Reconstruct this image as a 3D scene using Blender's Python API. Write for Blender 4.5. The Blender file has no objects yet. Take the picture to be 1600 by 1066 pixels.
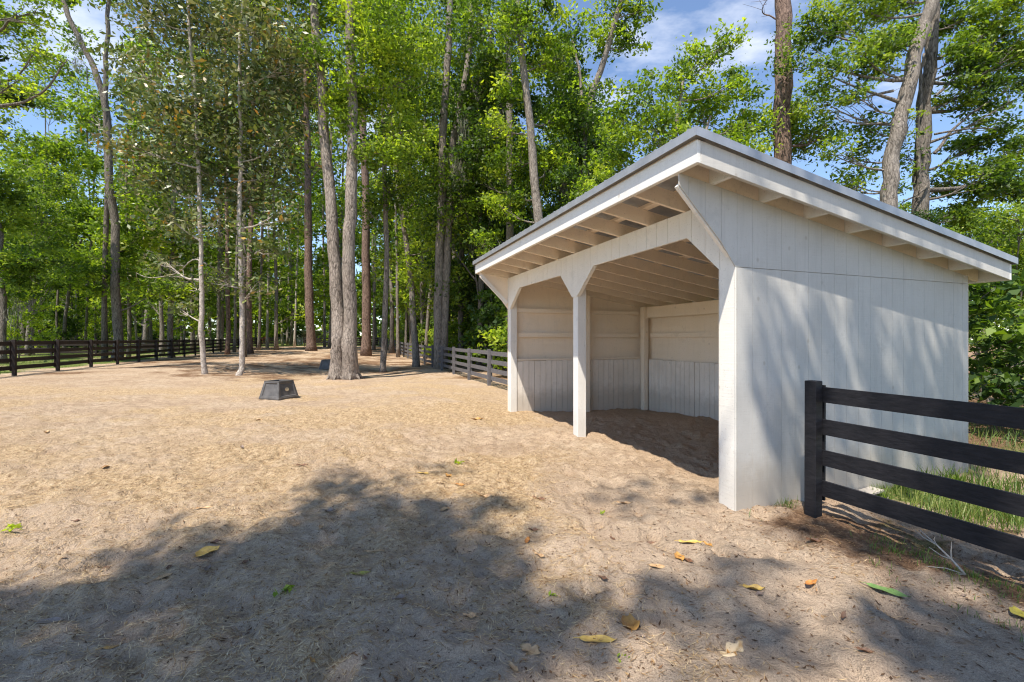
import bpy, math, random
import numpy as np
from mathutils import Vector

R = np.random.RandomState(7)
rnd = random.Random(11)
SC = bpy.context.scene
COL = SC.collection

# ------------------------------------------------------------------ camera
H, F, PX0, PY0 = 1.72, 700.0, 800.0, 529.84
def at(px, py, Y):
    return np.array([(px - PX0) / F * Y, Y, H + (PY0 - py) / F * Y])
cam = bpy.data.cameras.new("camera")
cam.sensor_width = 36.0
cam.lens = F / 1600 * 36
cam.shift_y = -(533 - PY0) / 1600
cam.clip_end = 3000
cam.clip_start = 0.05
camo = bpy.data.objects.new("camera", cam)
camo.location = (0, 0, H)
camo.rotation_euler = (math.radians(90), 0, 0)
COL.objects.link(camo)
SC.camera = camo

# ------------------------------------------------------------------ shed frame (u along the open front, v to the back)
TH = 0.3557
C0 = np.array([2.2412, 4.4916])
UU = np.array([-math.sin(TH), math.cos(TH)])
VV = np.array([math.cos(TH), math.sin(TH)])
def P(u, v, z):
    q = C0 + u * UU + v * VV
    return (q[0], q[1], z)
def UV(x, y):
    dx = x - C0[0]; dy = y - C0[1]
    return dx * UU[0] + dy * UU[1], dx * VV[0] + dy * VV[1]

# ------------------------------------------------------------------ terrain
def sm(t):
    t = np.clip(t, 0, 1)
    return t * t * (3 - 2 * t)
def hash2(i, j, s):
    n = (i * 374761393 + j * 668265263 + s * 974711) & 0x7fffffff
    n = ((n ^ (n >> 13)) * 1274126177) & 0x7fffffff
    return ((n ^ (n >> 16)) & 0xffff) / 65535.0
def vnoise(x, y, s=0):
    xi = np.floor(x).astype(np.int64); yi = np.floor(y).astype(np.int64)
    fx = x - xi; fy = y - yi
    fx = fx * fx * (3 - 2 * fx); fy = fy * fy * (3 - 2 * fy)
    a = hash2(xi, yi, s); b = hash2(xi + 1, yi, s); c = hash2(xi, yi + 1, s); d = hash2(xi + 1, yi + 1, s)
    return (a * (1 - fx) + b * fx) * (1 - fy) + (c * (1 - fx) + d * fx) * fy - .5
def fbm(x, y, s=0, o=4):
    r = 0; a = 1.0
    for k in range(o):
        r = r + a * vnoise(x * 2 ** k + 17.3 * k, y * 2 ** k - 9.1 * k, s + k); a *= .5
    return r
MOUNDS = []          # (x, y, height, radius)
def base_z(x, y):
    x = np.asarray(x, float); y = np.asarray(y, float)
    z = .35 * sm((-x - 6) / 12) * sm((y + 2) / 14) + .008 * np.clip(y - 40, 0, 60)
    u, v = UV(x, y)
    z = z - .15 * np.exp(-(((u - 6.4) / 1.6) ** 2 + ((v - 3.4) / 2.2) ** 2))
    z = z + .07 * np.exp(-(((u - 3.37) / 1.0) ** 2 + (v / .7) ** 2))
    z = z - .09 * sm((-u + .3) / .8) * sm((v - .35) / .8) * sm((8 - v) / 3)
    for mx, my, mh, mr in MOUNDS:
        z = z + mh * np.exp(-((x - mx) ** 2 + (y - my) ** 2) / mr ** 2)
    return z
def gz(x, y):
    return float(base_z(x, y))
def micro(x, y):
    d = np.hypot(x, y)
    near = np.clip((20 - d) / 13, 0, 1)
    lum = .06 * fbm(x * 1.1, y * 1.1, 3, 3) + .055 * fbm(x * 3.6, y * 3.6, 9, 3)
    pits = np.clip(vnoise(x * 4.1, y * 4.1, 21) - .16, 0, 1) * -.20 + np.clip(vnoise(x * 7.3 + 3, y * 7.3, 25) - .2, 0, 1) * -.11
    fine = .026 * fbm(x * 12, y * 12, 31, 2)
    for hx, hy, hd, hr in ((-2.19, 2.57, .075, .10), (-2.05, 2.40, .06, .09), (-2.75, 2.62, .045, .09), (-1.2, 2.75, .04, .08), (-2.45, 2.95, .035, .10)):
        fine = fine - hd * np.exp(-(((x - hx) / hr) ** 2 + ((y - hy) / (hr * .7)) ** 2) ** 1.5) + .4 * hd * np.exp(-(((x - hx) / (1.9 * hr)) ** 2 + ((y - hy - .09) / (hr * .6)) ** 2))
    for cs, sd in ((.36, 101), (.47, 131)):
        xi = np.floor(x / cs).astype(np.int64); yi = np.floor(y / cs).astype(np.int64)
        px_ = (xi + .5 + (hash2(xi, yi, sd) - .5) * .45) * cs; py_ = (yi + .5 + (hash2(xi, yi, sd + 1) - .5) * .45) * cs
        on = (hash2(xi, yi, sd + 2) < .55) * (.4 + .9 * hash2(xi, yi, sd + 3)); an = hash2(xi, yi, sd + 4) * 6.28
        ex = x - px_; ey = y - py_; lx = ex * np.cos(an) + ey * np.sin(an); ly = -ex * np.sin(an) + ey * np.cos(an)
        dd = np.hypot(lx / 1.15, ly / .9)
        fine = fine + on * (-.034 * np.exp(-(dd / .062) ** 4) + .013 * np.exp(-((dd - .092) / .022) ** 2))
    wl = np.exp(-((u + .02) / .13) ** 2) * ((v > -.1) & (v < 4.1)) + np.exp(-((v - .0) / .13) ** 2) * ((u > -.1) & (u < .3))
    fine = fine + np.clip(wl, 0, 1) * (.045 + .09 * fbm(x * 3.1, y * 3.1, 77, 3))
    return (lum + pits + fine) * near + .05 * fbm(x * .35, y * .35, 41, 3) * np.clip((d - 4) / 10, 0, 1)
def ground(px, py):
    Y = 20.0
    for k in range(60):
        z = gz((px - PX0) / F * Y, Y)
        Y = .5 * Y + .5 * F * (H - z) / (py - PY0)
    return np.array([(px - PX0) / F * Y, Y, gz((px - PX0) / F * Y, Y)])

# ------------------------------------------------------------------ materials
def mat(name):
    m = bpy.data.materials.new(name); m.use_nodes = True
    nt = m.node_tree; nt.nodes.clear()
    out = nt.nodes.new("ShaderNodeOutputMaterial")
    return m, nt, out
def N(nt, typ, **kw):
    n = nt.nodes.new(typ)
    for k, v in kw.items():
        if k.startswith("i_"):
            n.inputs[int(k[2:])].default_value = v
        else:
            setattr(n, k, v)
    return n
def noise(nt, vec, scale, detail=4, rough=.6, w=None):
    n = N(nt, "ShaderNodeTexNoise")
    n.inputs["Scale"].default_value = scale; n.inputs["Detail"].default_value = detail; n.inputs["Roughness"].default_value = rough
    if vec is not None: nt.links.new(vec, n.inputs["Vector"])
    return n.outputs["Fac"]
def ramp(nt, fac, stops, interp="LINEAR"):
    r = N(nt, "ShaderNodeValToRGB"); r.color_ramp.interpolation = interp
    el = r.color_ramp.elements
    while len(el) < len(stops): el.new(.5)
    for e, (p, c) in zip(el, stops):
        e.position = p; e.color = (*c, 1) if len(c) == 3 else c
    nt.links.new(fac, r.inputs[0]); return r.outputs[0]
def mix(nt, fac, a, b, blend="MIX"):
    m = N(nt, "ShaderNodeMix", data_type="RGBA", blend_type=blend)
    for s, v in ((0, fac), (6, a), (7, b)):
        if hasattr(v, "is_linked") or hasattr(v, "links"): nt.links.new(v, m.inputs[s])
        else: m.inputs[s].default_value = v if s == 0 else (*v, 1)
    return m.outputs[2]
def mth(nt, op, a, b=None):
    m = N(nt, "ShaderNodeMath", operation=op)
    for s, v in ((0, a), (1, b)):
        if v is None: continue
        if hasattr(v, "links"): nt.links.new(v, m.inputs[s])
        else: m.inputs[s].default_value = v
    return m.outputs[0]
def scaled(nt, vec, s):
    m = N(nt, "ShaderNodeMapping"); m.inputs["Scale"].default_value = s
    nt.links.new(vec, m.inputs["Vector"]); return m.outputs[0]
def bump(nt, h, strength, dist=.02):
    b = N(nt, "ShaderNodeBump"); b.inputs["Strength"].default_value = strength; b.inputs["Distance"].default_value = dist
    nt.links.new(h, b.inputs["Height"]); return b.outputs[0]
def princ(nt, out, col, rough=.7, nrm=None, spec=.3, metal=0):
    p = N(nt, "ShaderNodeBsdfPrincipled")
    if hasattr(col, "links"): nt.links.new(col, p.inputs["Base Color"])
    else: p.inputs["Base Color"].default_value = (*col, 1)
    if hasattr(rough, "links"): nt.links.new(rough, p.inputs["Roughness"])
    else: p.inputs["Roughness"].default_value = rough
    p.inputs["Specular IOR Level"].default_value = spec
    p.inputs["Metallic"].default_value = metal
    if nrm is not None: nt.links.new(nrm, p.inputs["Normal"])
    nt.links.new(p.outputs[0], out.inputs[0]); return p
def objco(nt):
    return N(nt, "ShaderNodeTexCoord").outputs["Object"]

def m_paint(name, c0, c1, dirt=(.38, .33, .27), dirt_amt=.35, saw=.0, stain=.5):
    m, nt, out = mat(name)
    co = objco(nt)
    a = noise(nt, co, 1.3, 5, .65)
    col = ramp(nt, a, [(.3, c1), (.62, c0)])
    st = noise(nt, scaled(nt, co, (7, 7, .55)), 1.6, 5, .7)
    col = mix(nt, mth(nt, "MULTIPLY", ramp(nt, st, [(.52, (0, 0, 0)), (.78, (1, 1, 1))]), stain), col, tuple(x * .72 for x in c0))
    sp = noise(nt, co, 55, 2, .5)
    col = mix(nt, mth(nt, "MULTIPLY", ramp(nt, sp, [(.63, (0, 0, 0)), (.72, (1, 1, 1))]), .35), col, dirt)
    # splashed soil low on the boards
    z = N(nt, "ShaderNodeSeparateXYZ"); nt.links.new(co, z.inputs[0])
    lowm = ramp(nt, mth(nt, "ADD", z.outputs[2], mth(nt, "MULTIPLY", noise(nt, co, 6, 4), -.5)), [(0, (1, 1, 1)), (.34, (0, 0, 0))])
    col = mix(nt, mth(nt, "MULTIPLY", lowm, dirt_amt), col, dirt)
    kn = N(nt, "ShaderNodeTexVoronoi"); kn.inputs["Scale"].default_value = 3.1; nt.links.new(scaled(nt, co, (1, 1, .8)), kn.inputs["Vector"])
    col = mix(nt, mth(nt, "MULTIPLY", ramp(nt, kn.outputs["Distance"], [(.035, (1, 1, 1)), (.075, (0, 0, 0))]), .45), col, tuple(x * .8 for x in dirt))
    bl = noise(nt, co, 2.6, 6, .75)
    col = mix(nt, mth(nt, "MULTIPLY", ramp(nt, bl, [(.56, (0, 0, 0)), (.72, (1, 1, 1))]), .45), col, tuple(x * .66 for x in c1))
    h = noise(nt, scaled(nt, co, (3, 3, 60)), 1.0, 3, .6)
    h2 = noise(nt, scaled(nt, co, (30, 30, 2.5)), 1.5, 4, .6)
    hh = mth(nt, "ADD", mth(nt, "MULTIPLY", h, saw), mth(nt, "MULTIPLY", h2, .6))
    princ(nt, out, col, .62, bump(nt, hh, .45, .006), .25)
    return m
def m_bark(name, c0, c1, sx=7, sz=1.4, patch=None, bs=.9):
    m, nt, out = mat(name)
    co = objco(nt)
    wob = N(nt, "ShaderNodeTexNoise"); wob.inputs["Scale"].default_value = 3.5; wob.inputs["Detail"].default_value = 3
    nt.links.new(co, wob.inputs["Vector"])
    cow = N(nt, "ShaderNodeVectorMath", operation="MULTIPLY_ADD"); nt.links.new(wob.outputs["Color"], cow.inputs[0])
    cow.inputs[1].default_value = (.16, .16, .30); nt.links.new(co, cow.inputs[2]); cow = cow.outputs[0]
    n1 = noise(nt, scaled(nt, cow, (sx, sx, sz * .8)), 1.7, 7, .72)
    vo = N(nt, "ShaderNodeTexVoronoi", feature="DISTANCE_TO_EDGE")
    vo.inputs["Scale"].default_value = 1.0
    nt.links.new(scaled(nt, cow, (sx * 1.9, sx * 1.9, sz * 1.7)), vo.inputs["Vector"])
    cr = ramp(nt, vo.outputs["Distance"], [(.0, (0, 0, 0)), (.3, (1, 1, 1))])
    fine = noise(nt, scaled(nt, co, (60, 60, 18)), 1.0, 3, .6)
    hh = mth(nt, "ADD", mth(nt, "MULTIPLY", n1, .95), mth(nt, "ADD", mth(nt, "MULTIPLY", cr, .30), mth(nt, "MULTIPLY", fine, .15)))
    col = ramp(nt, hh, [(.50, c0), (.62, tuple((a + b) / 2 for a, b in zip(c0, c1))), (.9, c1)])
    if patch:
        pn = noise(nt, co, 1.1, 5, .65)
        col = mix(nt, ramp(nt, pn, [(.48, (0, 0, 0)), (.66, (.45, .45, .45))]), col, patch)
    princ(nt, out, col, .9, bump(nt, hh, bs, .05), .15)
    return m
def m_leaf(name, stops, trans=.46, tcol=(1.5, 1.6, .5), rough=.5, hue=.12, spec=.35):
    m, nt, out = mat(name)
    at_ = N(nt, "ShaderNodeAttribute", attribute_name="tint")
    oi = N(nt, "ShaderNodeObjectInfo")
    f = mth(nt, "ADD", at_.outputs["Fac"], mth(nt, "MULTIPLY", mth(nt, "SUBTRACT", oi.outputs["Random"], .5), hue))
    col = ramp(nt, f, stops)
    p = N(nt, "ShaderNodeBsdfPrincipled")
    nt.links.new(col, p.inputs["Base Color"]); p.inputs["Roughness"].default_value = rough
    p.inputs["Specular IOR Level"].default_value = spec
    t = N(nt, "ShaderNodeBsdfTranslucent")
    nt.links.new(mix(nt, 1.0, col, tcol, "MULTIPLY"), t.inputs[0])
    ms = N(nt, "ShaderNodeMixShader"); ms.inputs[0].default_value = trans
    nt.links.new(p.outputs[0], ms.inputs[1]); nt.links.new(t.outputs[0], ms.inputs[2])
    nt.links.new(ms.outputs[0], out.inputs[0])
    return m
def m_plain(name, c0, c1, scale=8, rough=.6, bs=.2, spec=.3, metal=0, stretch=(1, 1, 1)):
    m, nt, out = mat(name)
    co = scaled(nt, objco(nt), stretch)
    n = noise(nt, co, scale, 5, .6)
    princ(nt, out, ramp(nt, n, [(.32, c0), (.68, c1)]), rough, bump(nt, n, bs, .01), spec, metal)
    return m

M = {}
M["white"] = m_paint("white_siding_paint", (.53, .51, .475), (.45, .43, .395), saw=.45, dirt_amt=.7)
M["side"] = m_paint("greyer_side_trim_paint", (.58, .555, .51), (.50, .475, .435), dirt_amt=.1, saw=.3, stain=.5)  # greyer copy of the trim tone, for the near side fascia
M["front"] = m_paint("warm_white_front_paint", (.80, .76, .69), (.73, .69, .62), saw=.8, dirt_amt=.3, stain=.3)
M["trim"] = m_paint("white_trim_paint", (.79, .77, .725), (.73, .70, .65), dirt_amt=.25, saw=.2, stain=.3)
M["inner"] = m_paint("cream_inner_paint", (.86, .75, .62), (.80, .69, .55), saw=.5, dirt_amt=.1, stain=.3)
M["kick"] = m_paint("scuffed_board_paint", (.80, .74, .67), (.66, .60, .53), saw=.1, dirt_amt=.6, stain=.8)
M["metal"] = m_plain("grey_roof_metal", (.30, .31, .33), (.40, .41, .43), 5, .42, .05, .5, .35)
M["black"] = m_plain("black_fence_paint", (.008, .008, .010), (.019, .018, .021), 5, .6, .35, .22, 0, (2, 2, 8))
M["brownfence"] = m_plain("dark_brown_fence_paint", (.018, .013, .011), (.042, .031, .026), 5, .65, .4, .22, 0, (2, 2, 8))
M["greyfence"] = m_plain("faded_grey_fence_paint", (.085, .08, .083), (.17, .16, .162), 5, .75, .5, .25, 0, (2, 2, 8))
M["plastic"] = m_plain("dark_grey_plastic", (.072, .066, .061), (.125, .115, .107), 6, .45, .1, .45)
M["hollow"] = m_plain("black_hollow", (.008, .008, .008), (.014, .014, .014), 6, .8, .05, .1)
M["moss"] = m_plain("spanish_moss_grey", (.14, .145, .11), (.26, .265, .21), 12, .95, .2, .05)
M["oak"] = m_bark("grey_oak_bark", (.085, .068, .055), (.37, .31, .26), 7, 2.0, (.28, .24, .20))
M["pale"] = m_bark("pale_smooth_bark", (.26, .22, .18), (.52, .46, .40), 5, 4, (.42, .37, .32), .4)
M["pine"] = m_bark("reddish_pine_bark", (.07, .046, .037), (.27, .185, .145), 6, 1.6, None, 1.0)
M["dark"] = m_bark("dark_grey_bark", (.055, .046, .038), (.25, .215, .18), 8, 1.6, (.13, .115, .10))
M["brown"] = m_bark("grey_brown_bark", (.085, .07, .058), (.32, .275, .235), 8, 1.5, (.25, .22, .19))
G_D, G_M, G_L, G_Y = (.028, .058, .011), (.082, .142, .018), (.178, .262, .028), (.300, .360, .042)
M["leaf_mid"] = m_leaf("mid_green_leaves", [(.0, (.020, .044, .009)), (.33, G_M), (.64, G_L), (1, (.38, .43, .05))])
M["leaf_bright"] = m_leaf("bright_green_leaves", [(.0, (.035, .068, .012)), (.3, (.10, .165, .02)), (.62, (.24, .33, .034)), (1, (.46, .51, .06))], .52)
M["leaf_dark"] = m_leaf("dark_green_leaves", [(.0, (.02, .042, .011)), (.45, (.045, .088, .018)), (.75, G_M), (1, G_L)], .4)
M["leaf_mag"] = m_leaf("olive_and_bronze_leaves", [(.0, (.045, .072, .020)), (.42, (.105, .145, .036)), (.70, (.21, .235, .075)), (.84, (.32, .31, .18)), (.91, (.26, .18, .07)), (.955, (.46, .30, .04)), (1, (.46, .20, .025))], .25, (1.2, 1.2, .6), .42, .04, .45)
M["needle"] = m_leaf("pine_needles", [(.0, (.018, .040, .012)), (.6, (.045, .085, .02)), (1, (.09, .14, .03))], .2)
M["grass"] = m_leaf("green_grass_blades", [(.0, (.05, .085, .02)), (.5, (.10, .17, .035)), (.8, (.20, .24, .06)), (1, (.36, .30, .13))], .35)
M["straw"] = m_leaf("dry_straw", [(.0, (.20, .115, .05)), (.4, (.40, .26, .125)), (.75, (.60, .43, .23)), (1, (.74, .58, .36))], .1, (1, 1, 1), .7, 0, .2)
M["litter"] = m_leaf("brown_litter", [(.0, (.06, .035, .02)), (.5, (.17, .095, .05)), (.8, (.28, .16, .08)), (1, (.40, .27, .13))], .05, (1, 1, 1), .8, 0, .15)
M["twig"] = m_plain("grey_dead_wood", (.22, .19, .16), (.42, .38, .33), 20, .9, .3, .1)
M["chestnut"] = m_plain("chestnut_coat", (.16, .055, .02), (.24, .085, .03), 6, .6, .05, .3)
M["mane"] = m_plain("dark_mane", (.03, .016, .01), (.05, .03, .02), 9, .7, .2, .2)

# ------------------------------------------------------------------ object helpers
def tag(o, label=None, cat=None, group=None, kind=None):
    if label: o["label"] = label
    if cat: o["category"] = cat
    if group: o["group"] = group
    if kind: o["kind"] = kind
    return o
def thing(name, loc, label, cat, group=None):
    o = bpy.data.objects.new(name, None)
    o.empty_display_size = .2; o.location = loc; COL.objects.link(o)
    return tag(o, label, cat, group)
ORIG = {}
def abs_loc(o):
    l = Vector((0, 0, 0))
    while o is not None:
        l = l + o.location; o = o.parent
    return l
class MB:
    def __init__(s): s.v = []; s.f = []; s.sm = False
    def add(s, vs, fs):
        b = len(s.v); s.v += [tuple(map(float, q)) for q in vs]; s.f += [tuple(i + b for i in q) for q in fs]
    def hexa(s, p):          # eight points: bottom ring 0-3, top ring 4-7
        s.add(p, [(3, 2, 1, 0), (4, 5, 6, 7), (0, 1, 5, 4), (1, 2, 6, 5), (2, 3, 7, 6), (3, 0, 4, 7)])
    def ubox(s, u0, u1, v0, v1, z0, z1, dz0=0, dz1=0):   # box in the shed frame; dz = rise per metre of v
        s.hexa([P(u0, v0, z0), P(u1, v0, z0), P(u1, v1, z0 + dz0 * (v1 - v0)), P(u0, v1, z0 + dz0 * (v1 - v0)),
                P(u0, v0, z1), P(u1, v0, z1), P(u1, v1, z1 + dz1 * (v1 - v0)), P(u0, v1, z1 + dz1 * (v1 - v0))])
    def bar(s, a, b, w, h, up=(0, 0, 1)):
        a = np.array(a, float); b = np.array(b, float); d = b - a; d /= np.linalg.norm(d)
        up = np.array(up, float); r = np.cross(d, up); r /= np.linalg.norm(r); t = np.cross(r, d)
        q = [(-1, -1), (1, -1), (1, 1), (-1, 1)]
        s.hexa([a + r * w / 2 * i + t * h / 2 * j for i, j in q] + [b + r * w / 2 * i + t * h / 2 * j for i, j in q])
    def tube(s, pts, rad, n=8, cap=True, wob=0, rg=None):
        pts = np.array(pts, float); k = len(pts)
        tang = np.gradient(pts, axis=0); tang /= (np.linalg.norm(tang, axis=1)[:, None] + 1e-9)
        ref = np.array([1., 0, 0]) if abs(tang[0][0]) < .8 else np.array([0, 1., 0])
        vs = []
        for i in range(k):
            a = np.cross(tang[i], ref); a /= np.linalg.norm(a) + 1e-9; b = np.cross(tang[i], a)
            for j in range(n):
                th = 2 * math.pi * j / n
                r = rad[i] * (1 + (wob * (rg.rand() - .5) if rg is not None else 0))
                vs.append(pts[i] + r * (a * math.cos(th) + b * math.sin(th)))
        fs = [(i * n + j, i * n + (j + 1) % n, (i + 1) * n + (j + 1) % n, (i + 1) * n + j) for i in range(k - 1) for j in range(n)]
        if cap:
            fs.append(tuple(range(n - 1, -1, -1))); fs.append(tuple((k - 1) * n + j for j in range(n)))
        s.add(vs, fs)
    def build(s, name, m, parent=None, smooth=False, loc=None):
        org = np.array(abs_loc(parent)) if parent is not None else np.array(loc if loc is not None else (0, 0, 0), float)
        me = bpy.data.meshes.new(name)
        v = np.array(s.v, float) - org
        me.from_pydata(v.tolist(), [], s.f); me.update()
        if smooth: me.polygons.foreach_set("use_smooth", [True] * len(me.polygons))
        me.materials.append(m)
        o = bpy.data.objects.new(name, me); COL.objects.link(o)
        if parent is not None: o.parent = parent
        else: o.location = org.tolist()
        return o
def quads(name, V4, tint, m, parent=None, org=None):
    """many separate four-cornered leaves in one mesh; V4 (n,4,3)"""
    n = len(V4)
    me = bpy.data.meshes.new(name)
    if org is None: org = np.array(abs_loc(parent)) if parent is not None else np.zeros(3)
    v = (V4 - org).astype(np.float32).reshape(-1)
    me.vertices.add(4 * n); me.vertices.foreach_set("co", v)
    me.loops.add(4 * n); me.loops.foreach_set("vertex_index", np.arange(4 * n, dtype=np.int32))
    me.polygons.add(n); me.polygons.foreach_set("loop_start", np.arange(0, 4 * n, 4, dtype=np.int32))
    me.update(calc_edges=True)
    a = me.attributes.new("tint", "FLOAT", "FACE"); a.data.foreach_set("value", tint.astype(np.float32))
    me.materials.append(m)
    o = bpy.data.objects.new(name, me); COL.objects.link(o)
    if parent is not None: o.parent = parent
    else: o.location = tuple(org)
    return o
def unit(a):
    return a / (np.linalg.norm(a, axis=-1, keepdims=True) + 1e-9)
def leaf_quads(c, length, width, rg, up=.6, droop=.25, fold=.18):
    n = len(c)
    d = unit(rg.normal(size=(n, 3)) * np.array([1, 1, .7]) - np.array([0, 0, droop]))
    nn = unit(rg.normal(size=(n, 3)) + np.array([0, 0, up]))
    s = unit(np.cross(nn, d)); nn = np.cross(d, s)
    L = (length * np.clip(np.exp(.38 * rg.normal(size=n)), .4, 1.7))[:, None]; W = L * (width / length) * .5
    b = c - d * L * .5
    V = np.empty((n, 4, 3))
    V[:, 0] = b; V[:, 2] = b + d * L
    mid = b + d * L * .5
    V[:, 1] = mid + s * W + nn * W * fold * 2; V[:, 3] = mid - s * W + nn * W * fold * 2
    return V
def copy_tree(o, parent=None):
    c = o.copy(); COL.objects.link(c)
    if parent is not None: c.parent = parent
    for ch in list(o.children): copy_tree(ch, c)
    return c

# ------------------------------------------------------------------ light
sun_to = Vector((-.251, -.461, 1)).normalized()
sl = bpy.data.lights.new("sun", "SUN"); sl.energy = 4.2; sl.angle = math.radians(.53); sl.color = (1, .93, .82)
so = bpy.data.objects.new("sun", sl); so.rotation_euler = sun_to.to_track_quat("Z", "Y").to_euler(); COL.objects.link(so)
so.location = (0, 0, 30)
w = bpy.data.worlds.new("World"); SC.world = w; w.use_nodes = True
nt = w.node_tree; nt.nodes.clear()
wo = nt.nodes.new("ShaderNodeOutputWorld"); bg = nt.nodes.new("ShaderNodeBackground")
sky = N(nt, "ShaderNodeTexSky", sky_type="NISHITA"); sky.sun_disc = False
sky.sun_elevation = math.asin(sun_to.z); sky.sun_rotation = math.atan2(sun_to.x, sun_to.y)
sky.altitude = 900; sky.air_density = 1.0; sky.dust_density = .1; sky.ozone_density = 3.0
tc = N(nt, "ShaderNodeTexCoord")
sx = N(nt, "ShaderNodeSeparateXYZ"); nt.links.new(tc.outputs["Generated"], sx.inputs[0])
dz = mth(nt, "ADD", mth(nt, "MAXIMUM", sx.outputs[2], 0), .12)
cx = N(nt, "ShaderNodeCombineXYZ")
nt.links.new(mth(nt, "DIVIDE", sx.outputs[0], dz), cx.inputs[0]); nt.links.new(mth(nt, "DIVIDE", sx.outputs[1], dz), cx.inputs[1])
cmap = N(nt, "ShaderNodeMapping"); cmap.inputs["Scale"].default_value = (1.0, 1.5, 1); cmap.inputs["Location"].default_value = (9.05, 8.1, 0)
nt.links.new(cx.outputs[0], cmap.inputs["Vector"])
cn = noise(nt, cmap.outputs[0], 1.15, 7, .58)
cl = ramp(nt, cn, [(.56, (0, 0, 0)), (.74, (1, 1, 1))])
hs = N(nt, "ShaderNodeHueSaturation"); hs.inputs["Saturation"].default_value = .97; nt.links.new(sky.outputs[0], hs.inputs["Color"])
skyc = mix(nt, mth(nt, "MULTIPLY", cl, .85), hs.outputs[0], (5.6, 5.75, 6.1))
nt.links.new(skyc, bg.inputs[0]); bg.inputs[1].default_value = .13
nt.links.new(bg.outputs[0], wo.inputs[0])
SC.view_settings.view_transform = "Standard"; SC.view_settings.look = "None"
SC.view_settings.exposure = 0.96; SC.view_settings.gamma = 1
SC.cycles.max_bounces = 9; SC.cycles.diffuse_bounces = 6; SC.cycles.transmission_bounces = 4; SC.cycles.glossy_bounces = 2
SC.cycles.use_denoising = True
SC.cycles.pixel_filter_type = "BLACKMAN_HARRIS"; SC.cycles.filter_width = 1.15
SC.cycles.sample_clamp_indirect = 6
#PART2
MOUNDS += [(-18.8, 42.0, .25, 3.5), (-7.3, 19.6, .07, 1.3), (-6.0, 36, .1, 2.5)]

# ------------------------------------------------------------------ run-in shed
L, D, SL = 6.749, 4.008, .161
def zrb(v): return 3.186 - SL * v            # underside of the rafters
def strips(mb, axis, s0, s1, top, bot, a, b, brk=(), step=.203, gap=.0045, start=None):
    """boards with open grooves; axis 'u' or 'v' is the run, a..b the thickness in the other one"""
    s = s0 if start is None else start
    while s < s1 - 1e-4:
        x0, x1 = max(s, s0), min(s + step - gap, s1)
        if x1 - x0 > .004:
            xs = [x0] + sorted(q for q in brk if x0 + 1e-4 < q < x1 - 1e-4) + [x1]
            lo = [(x, bot(x + (1e-6 if x < x1 else -1e-6))) for x in xs]; hi = [(x, top(x)) for x in xs[::-1]]
            ring = lo + hi; n = len(ring)
            pt = (lambda x, y, z: P(x, y, z)) if axis == "u" else (lambda x, y, z: P(y, x, z))
            mb.add([pt(x, a, z) for x, z in ring] + [pt(x, b, z) for x, z in ring],
                   [tuple(range(n)), tuple(range(2 * n - 1, n - 1, -1))] + [(i, i + n, (i + 1) % n + n, (i + 1) % n) for i in range(n)])
        s += step
def lin(pts):
    xs = [p[0] for p in pts]; ys = [p[1] for p in pts]
    return lambda x: float(np.interp(x, xs, ys))

shed = thing("run_in_shed", P(0, 0, 0), "large white wooden run-in horse shed with sloping metal roof and open arched front", "horse shed")
# front siding with the cut corners of the two bays
HB = [(.0, -.18), (.215, -.18), (.2151, 2.45), (.684, 2.877), (2.748, 2.877), (3.285, 2.44), (3.46, 2.44), (3.912, 2.877), (5.961, 2.877), (6.575, 2.44), (6.749, 2.44)]
mb = MB(); strips(mb, "u", .002, L - .002, lambda x: 3.182, lin(HB), 0, .012, [h[0] for h in HB])
strips(mb, "u", .05, L - .05, lambda x: 3.178, lambda x: lin(HB)(x) + .003, .0121, .017, [h[0] for h in HB], 50, 0)
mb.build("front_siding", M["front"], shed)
mb = MB(); mb.ubox(.22, L - .18, .018, .058, 2.884, 3.17); hbm = mb.build("header_beam", M["trim"], shed)
for (ua, za, ub, zb) in ((.225, 2.452, .684, 2.874), (2.748, 2.874, 3.28, 2.438), (3.465, 2.438, 3.912, 2.874), (5.961, 2.874, 6.57, 2.438)):
    mb = MB(); n_ = np.array([-(zb - za), ub - ua]); n_ = n_ / np.linalg.norm(n_) * .045
    if n_[1] < 0: n_ = -n_
    mb.bar(P(ua + n_[0], .04, za + n_[1]), P(ub + n_[0], .04, zb + n_[1]), .042, .088, np.append(UU * n_[0] / .045, n_[1] / .045)); mb.build("knee_brace", M["trim"], hbm)
# posts
def post(u0, u1, v0, v1, z1, nm="post", z0=-.35, m="trim"):
    mb = MB(); mb.ubox(u0, u1, v0, v1, z0, z1)
    o = mb.build(nm, M[m], shed)
    bv = o.modifiers.new("edge", "BEVEL"); bv.width = .006; bv.segments = 1
    return o
post(3.29, 3.455, .018, .182, 2.88); post(6.58, 6.745, .018, .182, 2.88); post(.02, .18, .018, .18, 2.88)
post(6.44, 6.59, 1.975, 2.095, zrb(2.04) - .03, m="inner"); post(6.44, 6.6, 3.72, 3.86, zrb(3.8) - .005, m="inner"); post(3.3, 3.44, 3.72, 3.86, 2.27, m="inner"); post(.03, .17, 3.72, 3.86, 2.27, m="inner")
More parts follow.
